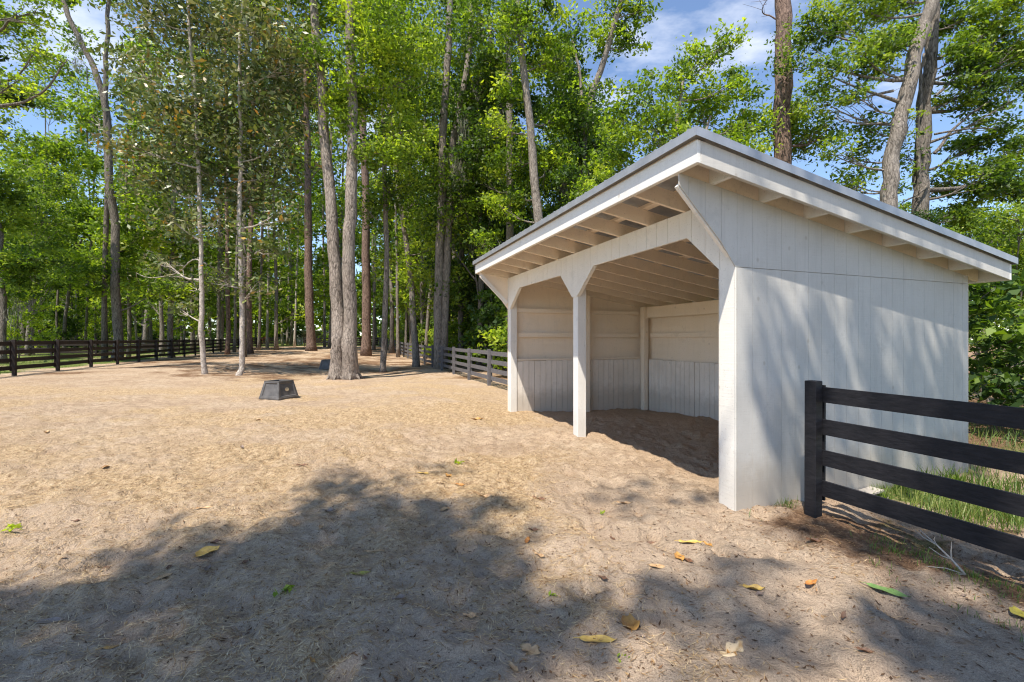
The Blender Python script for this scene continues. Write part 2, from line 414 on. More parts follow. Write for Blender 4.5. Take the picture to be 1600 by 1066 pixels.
# side walls, each with its forward wing
WB = lambda x: -.2 if x >= 0 else 2.50 + (-x) * .98
SW = []
for uo, ui, nm in ((0, .012, "side_wall"), (L - .012, L, "side_wall")):
    mb = MB()
    strips(mb, "v", -.70, D, lambda x: zrb(x) - .001, lambda x: max(WB(x), 2.446), uo, ui, [0], gap=.0026, start=-.70 - .09)
    strips(mb, "v", .0135, D, lambda x: 2.440, lambda x: -.2, uo, ui, [], gap=.0026, start=-.70 - .09)
    strips(mb, "v", -.695, D - .02, lambda x: zrb(x) - .004, lambda x: WB(x) + .004, ui + .0004 if uo == 0 else uo - .0054, ui + .0054 if uo == 0 else uo - .0004, [-.0001, 0], 50, 0)
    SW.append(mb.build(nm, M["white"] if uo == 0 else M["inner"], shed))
    ua, ub = (ui + .006, ui + .048) if uo == 0 else (uo - .048, uo - .006)
    mb = MB(); um = (ua + ub) / 2
    nrm = np.array([.98, 1.0]) / math.hypot(.98, 1) * .037
    mb.bar(P(um, -.70 + nrm[0], WB(-.70) + nrm[1] - .006), P(um, -.055 + nrm[0], WB(-.055) + nrm[1] - .006), ub - ua, .088, np.append(VV * .7, .714)); mb.build("wing_trim", M["trim"], SW[-1])
mb = MB(); strips(mb, "u", 0, L, lambda x: zrb(D) + .02, lambda x: -.3, D - .012, D, [], start=-.05)
strips(mb, "u", .02, L - .02, lambda x: zrb(D), lambda x: -.3, D - .018, D - .0124, [], 50, 0)
mb.build("back_wall", M["inner"], shed)
# inside boards
for z0, z1 in ((2.36, 2.46), (1.765, 1.87)):
    for v0, v1 in ((.2, 1.97), (2.10, 3.715)):
        mb = MB(); mb.ubox(L - .10, L - .02, v0, v1, z0, z1); mb.build("girt", M["inner"], shed)
mb = MB(); mb.ubox(.19, 6.435, D - .11, D - .02, 1.765, 1.87); mb.build("girt", M["inner"], shed)
mb = MB(); mb.ubox(.1, 6.50, D - .19, D - .15, 2.275, zrb(D - .15) - .006); mb.build("back_beam", M["inner"], shed)
for wall in ("far", "back"):
    x, end = (.2, 3.71) if wall == "far" else (.2, 6.42)
    mb = MB(); rg = np.random.RandomState(5)
    while x < end:
        wd = min(.135 + .02 * rg.rand(), end - x - .004)
        if wall == "far" and 1.96 < x + wd and x < 2.11: x = 2.11; continue
        t = rg.rand() * .006; zt = 1.185 + .02 * (rg.rand() - .5); zb = -.10 - .1 * rg.rand()
        if wd > .02:
            if wall == "far": mb.ubox(L - .155 + t, L - .115 + t, x, x + wd, zb - .1, zt)
            else: mb.ubox(x, x + wd, D - .155 + t, D - .115 + t, zb - .1, zt)
        x += wd + .006 + .005 * rg.rand()
    mb.build("wainscot", M["kick"], shed)
mb = MB(); mb.ubox(L - .150, L - .1, .2, 3.71, 1.2, 1.235); mb.build("girt", M["inner"], shed)
# roof structure
for u in (.052, L - .052):
    mb = MB(); mb.ubox(u - .019, u + .019, -.688, D + .30, zrb(-.688) + .002, zrb(-.688) + .184, -SL, -SL)
    mb.build("end_rafter", M["inner"], shed)
for k in range(1, 10):
    u = .07 + .66 * k
    mb = MB(); mb.ubox(u - .02, u + .02, -.688, D + .30, zrb(-.688), zrb(-.688) + .184, -SL, -SL); mb.build("rafter", M["inner"], shed)
for k in range(8):
    v = -.29 + .655 * k
    if v > D + .25: break
    for u0, u1 in ((-.227, .032), (L - .032, L + .218)):
        mb = MB(); mb.ubox(u0, u1, v - .019, v + .019, zrb(v) + .004, zrb(v) + .165, -SL, -SL); mb.build("lookout", M["trim"], shed)
for k in range(9):
    v = -.66 + .6 * k
    mb = MB(); mb.ubox(-.226, L + .217, v - .045, v + .045, zrb(v - .045) + .188, zrb(v - .045) + .225, -SL, -SL); mb.build("purlin", M["inner"], shed)
FB, FT = -.01, .197
def fas(u0, u1, v0, v1, mm="trim"):
    mb = MB(); mb.ubox(u0, u1, v0, v1, zrb(v0) + FB, zrb(v0) + FT, -SL, -SL)
    o = mb.build("fascia_board", M[mm], shed); bv = o.modifiers.new("edge", "BEVEL"); bv.width = .004; bv.segments = 1
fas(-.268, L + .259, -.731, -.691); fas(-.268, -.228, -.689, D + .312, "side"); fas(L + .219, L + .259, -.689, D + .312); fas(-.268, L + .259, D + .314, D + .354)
mb = MB()
u0, u1, v0, v1 = -.268 - .045, L + .259 + .045, -.731 - .055, D + .354 + .04
z = lambda v, o: zrb(v) + o
mb.ubox(u0, u1, v0, v1, z(v0, .266), z(v0, .280), -SL, -SL)
mb.ubox(u0, u1, v0, v0 + .004, z(v0, .198), z(v0, .2655)); mb.ubox(u0, u1, v1 - .004, v1, z(v1, .198), z(v1, .2655))
mb.ubox(u0, u0 + .004, v0 + .0045, v1 - .0045, z(v0, .198), z(v0, .2655), -SL, -SL); mb.ubox(u1 - .004, u1, v0 + .0045, v1 - .0045, z(v0, .198), z(v0, .2655), -SL, -SL)
mb.ubox(u0 + .005, u1 - .005, v0 + .005, v1 - .005, z(v0, .228), z(v0, .2655), -SL, -SL)
x = u0 + .1
while x < u1 - .05:
    mb.ubox(x, x + .03, v0 + .01, v1 - .01, z(v0 + .01, .2802), z(v0 + .01, .298), -SL, -SL); x += .23
mb.build("metal_roof", M["metal"], shed)

# ------------------------------------------------------------------ fences
def fence(name, label, pts, side, m, base=None, h=1.34, zr=(1.205, .89, .575, .285), pw=.11, ext=0, rw=.15, cat="fence"):
    """posts at pts; rails on the side given by the vector; batten over the rails"""
    pts = [np.array(p, float) for p in pts]
    z0 = gz(*pts[0])
    root = thing(name, (pts[0][0], pts[0][1], z0), label, cat)
    side = np.array(side, float); side /= np.linalg.norm(side)
    d = pts[-1] - pts[0]; d /= np.linalg.norm(d)
    rg = np.random.RandomState(len(pts) * 7 + int(abs(pts[0][0]) * 10))
    def box3(mb, c, hx, hy, z0, z1, lean=(0, 0)):
        q = []
        for zz, l in ((z0, 0), (z1, 1)):
            for i, j in ((-1, -1), (1, -1), (1, 1), (-1, 1)):
                p = c + d * hx * i + side * hy * j + np.array(lean) * l; q.append((p[0], p[1], zz))
        mb.hexa(q)
    zs = [gz(*p) for p in pts]
    for p, zg in zip(pts, zs):
        mb = MB(); ln = (rg.rand(2) - .5) * .02
        box3(mb, p, pw / 2, pw / 2, zg - .3, zg + h + .02 * (rg.rand() - .5), ln)
        o = mb.build("post", m, root); bv = o.modifiers.new("edge", "BEVEL"); bv.width = .006; bv.segments = 1
        mb = MB(); box3(mb, p + side * (pw / 2 + .046), .05, .012, zg + .16, zg + 1.29, ln); mb.build("batten", m, root)
    for i in range(len(pts) - 1):
        for zc in zr:
            a = pts[i] + side * (pw / 2 + .016) + d * .002; b = pts[i + 1] + side * (pw / 2 + .016) - d * .002
            j = (rg.rand(2) - .5) * .022
            mb = MB(); mb.bar((*a, zs[i] + zc + j[0]), (*b, zs[i + 1] + zc + j[1]), .028, rw)
            o = mb.build("rail", m, root)
    return root
def puv(u, v): return P(u, v, 0)[:2]
dirn = np.array([.42, -.907]); nrm_ = np.array([.907, .42])
p0 = np.array([2.952, 4.392])
fence("board_fence", "black four-board fence section close to the camera beside the shed's side wall", [p0 + dirn * 2.45 * k for k in range(3)], nrm_, M["black"])
fence("board_fence", "weathered grey board fence running back from the shed's far end", [puv(6.95, 1.28)] + [puv(9.45 + 2.86 * k, 1.28) for k in range(22)], VV, M["greyfence"])
fence("board_fence", "long black board fence along the left side of the paddock", [puv(10.7 + 2.7 * k, -15.3) for k in range(23)], -VV, M["brownfence"])
fence("board_fence", "short black fence section left of the far gateway", [puv(70.3, -15.2), puv(70.3, -13.46)], UU, M["brownfence"])
fence("board_fence", "black fence section right of the far gateway behind the pine", [puv(70.3, -9.45 + 2.65 * k) for k in range(5)], UU, M["brownfence"])
fence("board_fence", "far thin black fence crossing the green field on the left", [puv(44, -17.5 - 2.9 * k) for k in range(16)], UU, M["brownfence"])
fence("board_fence", "distant grey fence across the bright lawn beyond the gateway", [puv(98, 4 - 3.0 * k) for k in range(15)], UU, M["greyfence"])

# ------------------------------------------------------------------ plastic jump blocks
def jump_block(c, rot, label):
    c = np.array(c); root = thing("jump_block", c, label, "jump block", "plastic jump blocks in the paddock")
    b0, t0, h = .36, .27, .52
    ca, sa = math.cos(rot), math.sin(rot)
    W_ = lambda x, y, zz: (c[0] + x * ca - y * sa, c[1] + x * sa + y * ca, c[2] + zz)
    def q(s, zz, k): return W_(*[(-s, -s), (s, -s), (s, s), (-s, s)][k], zz)
    mb = MB()
    # frame: base flange, four corner posts, rim with an opening
    rings = [(b0 + .012, 0), (b0 + .012, .05), (b0, .055), (t0, h - .03), (t0 + .006, h - .025), (t0 + .006, h), (t0 - .055, h), (t0 - .06, h - .25)]
    vs = [q(s, zz, k) for s, zz in rings for k in range(4)]
    fs = [(i * 4 + k, i * 4 + (k + 1) % 4, (i + 1) * 4 + (k + 1) % 4, (i + 1) * 4 + k) for i in range(len(rings) - 1) for k in range(4) if i != 2]
    mb.add(vs, fs)
    for k in range(4):           # sides with recessed panels
        a0, a1 = np.array(q(b0, .055, k)), np.array(q(b0, .055, (k + 1) % 4)); c0_, c1_ = np.array(q(t0, h - .03, k)), np.array(q(t0, h - .03, (k + 1) % 4))
        def S(x, y): return (a0 * (1 - x) + a1 * x) * (1 - y) + (c0_ * (1 - x) + c1_ * x) * y
        inn = np.cross(a1 - a0, c0_ - a0); inn = -inn / np.linalg.norm(inn) * .028
        o_ = [S(0, 0), S(1, 0), S(1, 1), S(0, 1)]; r1 = [S(.1, .07), S(.9, .07), S(.9, .93), S(.1, .93)]
        r2 = [np.array(S(.13, .1)) + inn, S(.87, .1) + inn, S(.87, .9) + inn, S(.13, .9) + inn]
        b_ = len(mb.v); mb.v += [tuple(x) for x in o_ + r1 + r2]
        for i in range(4):
            j = (i + 1) % 4
            mb.f += [(b_ + i, b_ + j, b_ + 4 + j, b_ + 4 + i), (b_ + 4 + i, b_ + 4 + j, b_ + 8 + j, b_ + 8 + i)]
        mb.f.append((b_ + 8, b_ + 9, b_ + 10, b_ + 11))
    mb.add([q(t0 - .06, h - .25, k) for k in range(4)], [(0, 1, 2, 3)])
    o = mb.build("block_body", M["plastic"], root); bv = o.modifiers.new("edge", "BEVEL"); bv.width = .008; bv.segments = 2
    # hand hole on the right-facing side: solid disc, sunlit sand painted into its colour
    k = 1
    a0, a1 = np.array(q(b0, .055, k)), np.array(q(b0, .055, (k + 1) % 4)); c0_, c1_ = np.array(q(t0, h - .03, k)), np.array(q(t0, h - .03, (k + 1) % 4))
    cen = (a0 + a1 + c0_ + c1_) / 4; ex = (a1 - a0) / np.linalg.norm(a1 - a0); ey = (c0_ + c1_ - a0 - a1); ey /= np.linalg.norm(ey)
    out_ = np.cross(ex, ey); mb = MB()
    ring = [cen - out_ * .024 + ex * .07 * math.cos(t) + ey * .055 * math.sin(t) for t in np.linspace(0, 2 * math.pi, 20, endpoint=False)]
    ring2 = [p + out_ * .006 for p in ring]
    mb.add(ring + ring2, [tuple(range(20, 40))] + [(i, (i + 1) % 20, 20 + (i + 1) % 20, 20 + i) for i in range(20)])
    mb.build("hand_hole", M["cream"], o)
    return root
M["cream"] = m_plain("painted_sunlit_sand", (.46, .36, .22), (.52, .40, .25), 8)
g = ground(436, 625); jump_block((g[0] - .235, g[1] + .455, gz(g[0] - .235, g[1] + .455) - .01), math.radians(-19), "dark grey tapered plastic jump block standing on sunlit straw nearest the camera")
g = ground(509, 577); jump_block((g[0], g[1] + .3, gz(g[0], g[1] + .3) - .01), math.radians(5), "dark plastic jump block in shade beside the twin-trunked oak")

# ------------------------------------------------------------------ things beyond the gateway
def far_shed():
    Y = 112.0; x0 = (466 - 800) / F * Y; x1 = (505 - 800) / F * Y; zg = gz((x0 + x1) / 2, Y)
    root = thing("run_in_shed", (x0, Y, zg), "small distant white run-in shed with arched openings behind the pine trunk", "horse shed")
    def bx(mb, xa, xb, ya, yb, za, zb, zc=None, zd=None):
        zc = za if zc is None else zc; zd = zb if zd is None else zd
        mb.hexa([(xa, ya, zg + za), (xb, ya, zg + za), (xb, yb, zg + zc), (xa, yb, zg + zc), (xa, ya, zg + zb), (xb, ya, zg + zb), (xb, yb, zg + zd), (xa, yb, zg + zd)])
    mb = MB(); bx(mb, x0, x0 + .06, Y, Y + 3.8, -.2, 2.8, -.2, 2.2); bx(mb, x1 - .06, x1, Y, Y + 3.8, -.2, 2.8, -.2, 2.2); bx(mb, x0 + .061, x1 - .061, Y + 3.72, Y + 3.8, -.2, 2.2); mb.build("wall", M["inner"], root)
    mb = MB(); bx(mb, x0 - .4, x1 + .4, Y - .7, Y + 4.2, 2.95, 3.05, 2.2, 2.3); mb.build("roof", M["trim"], root)
    n = 3; w_ = (x1 - x0) / n
    for i in range(n):
        mb = MB(); a, b = x0 + i * w_, x0 + (i + 1) * w_; xs = np.linspace(a, b, 11)
        bot = [2.0 + .55 * math.sqrt(max(0, 1 - ((x - (a + b) / 2) / (w_ / 2)) ** 2)) for x in xs]
        for j in range(10):
            mb.hexa([(xs[j], Y, zg + bot[j]), (xs[j + 1], Y, zg + bot[j + 1]), (xs[j + 1], Y + .05, zg + bot[j + 1]), (xs[j], Y + .05, zg + bot[j]), (xs[j], Y, zg + 2.85), (xs[j + 1], Y, zg + 2.85), (xs[j + 1], Y + .05, zg + 2.85), (xs[j], Y + .05, zg + 2.85)])
        mb.build("arch", M["trim"], root)
    for i in range(1, n):
        mb = MB(); a = x0 + i * w_; bx(mb, a - .1, a + .1, Y + .055, Y + .25, -.2, 2.1); mb.build("post", M["trim"], root)
far_shed()
def horse(px, Y, yaw, label, s=1.0, nm="chestnut"):
    c = at(px, 535, Y); zg = gz(c[0], Y); root = thing("horse", (c[0], Y, zg), label, "horse", "brown horses on the far lawn")
    me = bpy.data.meshes.new("body")
    #  x forward
    J = [(0, 0, 1.25, .27), (-.55, 0, 1.28, .28), (.55, 0, 1.22, .27), (.85, 0, 1.12, .19), (1.15, 0, .80, .14), (1.32, 0, .45, .12), (1.42, 0, .16, .075)]
    E = [(0, 1), (0, 2), (2, 3), (3, 4), (4, 5), (5, 6)]
    for fx, par, hind in ((-.62, 1, 1), (.55, 2, 0)):
        for sy in (-1, 1):
            b = len(J)
            if hind: J += [(fx, .15 * sy, .95, .16), (fx + .06, .15 * sy, .68, .09), (fx - .08, .15 * sy, .45, .06), (fx - .03, .15 * sy, .12, .045), (fx + .02, .15 * sy, .0, .06)]
            else: J += [(fx, .14 * sy, .92, .13), (fx + .02, .14 * sy, .65, .075), (fx + .02, .14 * sy, .42, .058), (fx, .14 * sy, .12, .042), (fx + .04, .14 * sy, .0, .06)]
            E += [(par, b), (b, b + 1), (b + 1, b + 2), (b + 2, b + 3), (b + 3, b + 4)]
    me.from_pydata([j[:3] for j in J], E, [])
    o = bpy.data.objects.new("body", me); COL.objects.link(o); o.parent = root
    sk = o.modifiers.new("skin", "SKIN")
    for i, j in enumerate(J): me.skin_vertices[0].data[i].radius = (j[3], j[3])
    me.skin_vertices[0].data[0].use_root = True
    su = o.modifiers.new("smooth", "SUBSURF"); su.levels = 2; su.render_levels = 2
    me.materials.append(M[nm])
    mb = MB(); X0 = np.array(abs_loc(root))
    mb.tube([X0 + (-.8, 0, 1.32), X0 + (-.95, 0, 1.1), X0 + (-.98, 0, .7), X0 + (-.95, 0, .4)], [.05, .085, .07, .02], 8); mb.build("tail", M["mane"], o, True)
    for sy in (-1, 1):
        mb = MB(); mb.tube([X0 + (1.06, .07 * sy, .93), X0 + (1.1, .09 * sy, 1.06)], [.04, .008], 6); mb.build("ear", M[nm], o, True)
    root.rotation_euler = (0, 0, yaw); root.scale = (s, s, s)
horse(452, 92, math.radians(84), "chestnut horse seen from behind, grazing on the bright lawn beyond the gateway", 1.0)
horse(415, 86, math.radians(160), "brown horse half hidden behind the fence boards left of the gateway", .95)
# black and white barred stands beside the right gate post
for k, (px, hh) in enumerate(((463, 1.35), (467, 1.55), (471, 1.5))):
    Y = 76 + k * .8; c = at(px, 535, Y); zg = gz(c[0], Y)
    root = thing("jump_stand", (c[0], Y, zg), ["low black and white barred jump stand, leftmost of the three by the gateway", "middle one of three barred black and white jump stands by the gateway", "black and white barred jump stand right by the gateway's right post"][k], "jump stand", "barred jump stands beyond the gateway")
    for j in range(4):
        mb = MB(); x = c[0] - .18 + .12 * j
        mb.hexa([(x + i * .035 + .0, Y + jj * .035, zg + zz) for zz in (.1, hh - .1 * (j % 2)) for i, jj in ((-1, -1), (1, -1), (1, 1), (-1, 1))])
        mb.build("picket", M["trim"] if j % 2 else M["black"], root)
    for zz in (.25, hh - .3):
        mb = MB(); mb.hexa([(c[0] + i * .24, Y + .05 + jj * .012, zg + zz + q) for q in (0, .08) for i, jj in ((-1, -1), (1, -1), (1, 1), (-1, 1))]); mb.build("crossbar", M["black"], root)
    for sx in (-1, 1):
        mb = MB(); mb.hexa([(c[0] + sx * .2 + i * .04, Y + jj * .3, zg + q) for q in (0, .1) for i, jj in ((-1, -1), (1, -1), (1, 1), (-1, 1))]); mb.build("foot", M["black"], root)

# white board lying along the foot of the side wall
a = P(-.07, 2.05, gz(*P(-.07, 2.05, 0)[:2]) + .04); b = P(-.12, 1.55, gz(*P(-.12, 1.55, 0)[:2]) + .035)
mb = MB(); mb.bar(a, b, .14, .022); o = mb.build("loose_board", M["white"], None, loc=a); tag(o, "loose white board lying in the grass at the foot of the side wall", "board")
# ------------------------------------------------------------------ trees
def noise_path(pts, n, rg, amp):
    pts = np.array(pts, float); t = np.linspace(0, 1, len(pts)); tt = np.linspace(0, 1, n)
    # smooth interpolation (Catmull-like through cubic weights)
    out = np.stack([np.interp(tt, t, pts[:, k]) for k in range(3)], 1)
    for _ in range(2): out[1:-1] = .25 * out[:-2] + .5 * out[1:-1] + .25 * out[2:]
    j = rg.normal(size=(n, 3)) * amp; j[0] = 0; j[:, 2] = 0
    for _ in range(2): j[1:-1] = .25 * j[:-2] + .5 * j[1:-1] + .25 * j[2:]
    return out + j
def fill_blob(c, r, n_leaf, rg, loose=1.0):
    """clumpy positions inside an ellipsoid; returns points, tints and clump centres"""
    vol = r[0] * r[1] * r[2]
    nc = int(np.clip(8 + 7.0 * vol ** .6, 9, 80))
    d = unit(rg.normal(size=(nc, 3))); cc = c + d * (rg.rand(nc, 1) ** .45) * r
    sig = loose * (.20 * np.mean(r) + .10) * (.45 + .9 * rg.rand(nc))
    sig = np.minimum(sig, .8)
    wgt = sig ** 2 * (.4 + rg.rand(nc)); wgt /= wgt.sum()
    idx = rg.choice(nc, n_leaf, p=wgt)
    g = rg.normal(size=(n_leaf, 3)) * np.array([1, 1, .55])
    g *= .9
    pts = cc[idx] + g * sig[idx][:, None]
    ct = rg.rand(nc)
    tint = np.clip(.70 * ct[idx] + .42 * rg.rand(n_leaf) - .04, 0, 1)
    return pts, tint, cc
def moss_quads(c, n, ln, rg, wd=.03):
    n = n * 3; V = np.empty((n, 4, 3)); a = rg.rand(n) * 6.28
    k = max(4, n // 22); cl = np.clip(rg.normal(size=(k, 3)), -1.5, 1.5) * np.array([.24, .24, .2]); idx = rg.randint(0, k, n); lk = .35 + .9 * rg.rand(k)
    top = c + cl[idx] + rg.normal(size=(n, 3)) * np.array([.09, .09, .12]); fr = rg.rand(n)
    L_ = ln * lk[idx] * .5 * (.4 + .6 * rg.rand(n)); top[:, 2] -= fr * ln * lk[idx] * .6
    e = np.stack([np.cos(a), np.sin(a), 0 * a], 1) * (wd * .5 * (.5 + rg.rand(n)))[:, None]
    sw = np.stack([rg.normal(size=n) * .05, rg.normal(size=n) * .05, -L_ * .5], 1)
    V[:, 0] = top; V[:, 1] = top + sw * np.array([2.2, 2.2, 1]) + e; V[:, 2] = top + sw * np.array([1.2, 1.2, 2]); V[:, 3] = top + sw * np.array([2.2, 2.2, 1]) - e
    return V
TCOUNT = [0]
def tree(name, label, Y, trunks, bark, blobs, leaf, leafpx=(6.5, 3.3), moss=(), group=None, cat="tree", base=None, limb_r=.32, bare=(), dens=1.0, up=.6, loose=1.0):
    TCOUNT[0] += 1; rg = np.random.RandomState(100 + TCOUNT[0])
    leafpx = (leafpx[0] * .82, leafpx[1] * .80)
    if base is not None:
        g = ground(*base); Y = g[1]
    def W(px, py): return at(px, py, Y)
    roots = []
    for pts, w0, w1 in trunks:
        q = [W(*p) for p in pts]
        q[0][2] = gz(q[0][0], Y) - .15
        roots.append(q)
    b0 = roots[0][0]
    root = thing(name, (b0[0], b0[1], b0[2] + .15), label, cat, group)
    mb = MB(); paths = []
    for (pts, w0, w1), q in zip(trunks, roots):
        n = max(14, len(q) * 4)
        pth = noise_path(q, n, rg, .035 * w0 / F * Y * 2)
        pth[:, 1] += np.cumsum(rg.normal(size=n) * .05)
        t = np.linspace(0, 1, n); r = (w0 * (1 - t) + w1 * t) / F * Y / 2 / np.sqrt(1 + (pth[:, 0] / Y) ** 2)
        hgt = pth[:, 2] - pth[0, 2]
        if q is roots[0] or abs(q[0][2] - roots[0][0][2]) < .3: r = r * (1 + .38 * np.exp(-hgt / (.10 + .55 * r[0])))
        mb.tube(pth, r, 14 if w0 > 8 else 8, True, .16, rg)
        if w0 > 22 and pts[0][1] > 580:
            for kk in range(7):
                a_ = kk * .9 + rg.rand() * .5; e_ = pth[0] + np.array([math.cos(a_), math.sin(a_), 0]) * r[0] * (1.05 + .4 * rg.rand())
                e_[2] = gz(e_[0], e_[1]) - .03; m_ = pth[0] * .5 + e_ * .5; m_[2] = pth[0][2] + .15 + r[0] * .45
                s_ = pth[0] + np.array([math.cos(a_), math.sin(a_), 0]) * r[0] * .45; s_[2] = pth[0][2] + .2 + r[0] * 1.2
                mb.tube([s_, m_, e_], [r[0] * .30, r[0] * .26, r[0] * .06], 7, False)
        paths.append((pth, r))
    V, T = [], []; MV = []
    for bl in blobs:
        px, py, rx, ry = bl[:4]; dn = (bl[4] if len(bl) > 4 else 1.0) * dens
        dy = bl[5] if len(bl) > 5 else (rg.rand() - .22) * 1.7 * (rx + ry) / 2 / F * Y
        Yb = Y + dy; c = at(px, py, Yb)
        cz = 1 / math.sqrt(1 + ((px - 800) / F) ** 2)
        r = np.array([rx / F * Yb * cz, .9 * (rx + ry) / 2 / F * Yb, ry / F * Yb])
        n = int(dn * 1.0 * math.pi * rx * ry / (leafpx[0] * leafpx[1] * .25))
        p, t, cc = fill_blob(c, r, n, rg, loose)
        V.append(leaf_quads(p, leafpx[0] / F * Yb, leafpx[1] / F * Yb, rg, up)); T.append(t)
        # limb from the trunk to the middle of the blob, twigs to the clumps
        best = None
        for pth, rr in paths:
            dd = np.linalg.norm(pth[:, :2] - c[:2], axis=1)
            tgt = c[2] - .45 * dd
            k = int(np.argmin(np.abs(pth[:, 2] - tgt) + .4 * dd))
            s = abs(pth[k, 2] - tgt[k]) + .4 * dd[k]
            if best is None or s < best[0]: best = (s, pth[k], rr[k])
        _, a, ra = best
        ln = np.linalg.norm(c - a)
        if ln > .25:
            m1 = a + (c - a) * .45 + np.array([0, 0, -.10 * ln]) + rg.normal(size=3) * .05 * ln
            r0 = min(ra * .6, max(.02, limb_r * .06 * ln + .012))
            lp = noise_path([a, m1, c], 7, rg, .03 * ln)
            mb.tube(lp, np.linspace(r0, .012, 7), 6, False)
            for q in cc[rg.permutation(len(cc))[:10]]:
                s = lp[rg.randint(3, 7)]
                mm = (s + q) / 2 + rg.normal(size=3) * .08 * np.linalg.norm(q - s)
                mb.tube([s, mm, q], [.014 + .002 * ln, .010, .004], 4, False)
    for pts, r0 in bare:          # bare limbs drawn through given points
        q = [W(*p) for p in pts]
        for k in range(1, len(q)): q[k][1] += rg.normal() * .25
        lp = noise_path(q, max(8, len(q) * 4), rg, .05)
        mb.tube(lp, np.linspace(r0, r0 * .25, len(lp)), 6, False)
        for k in range(3, len(lp), 2):
            e = lp[k] + rg.normal(size=3) * np.array([.5, .5, .4]) * (.5 + r0 * 6)
            mb.tube([lp[k], (lp[k] + e) / 2 + rg.normal(size=3) * .06, e], [r0 * .3, r0 * .2, .004], 4, False)
    mb.build("trunk", M[bark], root, True)
    if V:
        quads("crown", np.concatenate(V), np.concatenate(T), M[leaf], root)
    for px, py, n, ln in moss:
        mv = moss_quads(at(px, py, Y + rg.normal() * .5), n, ln, rg, .010 + .0006 * Y)
        quads("hanging_moss", mv, rg.rand(len(mv)), M["moss"], root)
    return root

tree("twin_trunk_oak", "tall oak with two thick pale grey trunks joined at the foot", 19.5,
     [([(527, 590), (528, 545), (527, 500), (521, 420), (517, 350), (510, 270), (504, 180), (497, 90), (489, 0), (480, -90)], 24, 12),
      ([(548, 590), (548, 545), (549, 500), (550, 420), (551, 330), (552, 236), (553, 100), (552, 0), (552, -120)], 24.5, 12)], "oak",
     [(560, 105, 85, 55, 1), (600, 50, 90, 50), (545, 150, 45, 32, 1.3), (470, 25, 55, 35, .7), (640, 120, 60, 50, .8), (500, -40, 120, 50), (620, -40, 110, 50), (535, 190, 30, 20, 1.4), (585, 235, 50, 35), (570, 170, 60, 30), (640, 200, 40, 40, .6), (545, 20, 60, 40)],
     "leaf_bright", base=(540, 591))
tree("young_magnolia", "slender pale-trunked young magnolia with bronze leaves, the left one of the pair", 22,
     [([(324, 585), (322, 540), (322, 480), (322, 400), (317, 300), (309, 200), (301, 100), (294, 20), (288, -70)], 9.5, 4)], "pale",
     [(285, 50, 85, 60, .5), (235, 20, 60, 40, .4), (250, 165, 70, 55, .8), (330, 150, 60, 60, .7), (255, 270, 60, 45, .75), (330, 270, 50, 50, .6), (275, 350, 55, 35, .6), (300, 440, 60, 16, .4), (255, 410, 35, 18, .45), (330, 60, 60, 50, .7), (210, 110, 50, 40, .5), (290, 220, 70, 50, .7), (345, 350, 40, 35, .5), (200, 225, 45, 30, .6), (280, 482, 25, 12, .5), (260, -30, 110, 40, .6)],
     "leaf_mag", (9.6, 4.1), dens=1.1, loose=1.9, base=(324, 585), bare=[([(322, 412), (300, 402), (270, 428), (235, 436), (205, 425)], .03)], up=.25)
tree("young_magnolia", "slender pale-trunked young magnolia leaning slightly, the right one of the pair", 22,
     [([(371, 587), (374, 560), (374, 500), (373, 400), (372, 300), (372, 240), (371, 150), (373, 50), (376, -70)], 10, 4)], "pale",
     [(400, 50, 70, 65, .7), (430, 150, 60, 60, .8), (375, 190, 55, 65, .7), (420, 270, 50, 50, .8), (375, 310, 45, 40, .6), (410, 390, 40, 28, .6), (350, 440, 40, 22, .4), (440, 220, 40, 40, .8), (460, 90, 40, 50, .6), (420, -20, 90, 40, .8), (440, 330, 35, 30, .6), (395, 455, 30, 22, .5)],
     "leaf_mag", (9.6, 4.1), dens=1.1, loose=1.9, base=(371, 587), bare=[([(372, 450), (355, 447), (338, 444)], .025), ([(372, 430), (385, 420), (392, 400), (400, 412)], .025)], up=.25)
tree("leaning_oak", "tall grey oak leaning left with a forked top beyond the left fence", 29,
     [([(184, 556), (184, 480), (182, 400), (175, 310), (170, 230), (164, 160), (150, 112), (128, 70), (97, 0), (75, -60)], 17, 8), ([(163, 170), (166, 120), (169, 60), (171, 0), (173, -60)], 9, 6)], "dark",
     [(128, 180, 22, 25, .6), (215, 80, 45, 30, .8), (90, -25, 55, 25), (190, 310, 45, 40, .5), (215, 375, 65, 42, 1.2), (165, 400, 50, 32, 1.2), (250, 450, 50, 30, .8), (160, -10, 60, 30, .7), (140, 440, 40, 26, 1.2), (195, 432, 40, 25, 1), (225, 290, 40, 35, .6)],
     "leaf_bright", moss=[(122, 60, 60, 1.2), (125, 90, 40, 1.0)])
tree("spreading_oak", "dark-limbed oak at the left edge reaching a bare bent limb toward the sky gap", 17,
     [([(-80, 590), (-80, 450), (-70, 330), (-50, 240), (-40, 120), (-60, -40)], 30, 12)], "dark",
     [(20, 50, 62, 36), (30, 125, 45, 24, .8), (-20, 15, 80, 45), (5, 210, 36, 26, .8), (-15, 150, 45, 45), (55, 20, 34, 22, .9), (62, 85, 24, 18, .6), (40, -20, 80, 26)],
     "leaf_bright", dens=.55, bare=[([(-50, 235), (0, 185), (40, 168), (70, 148), (97, 105), (94, 88)], .07), ([(-45, 60), (0, 45), (30, 38), (60, 42)], .06)])
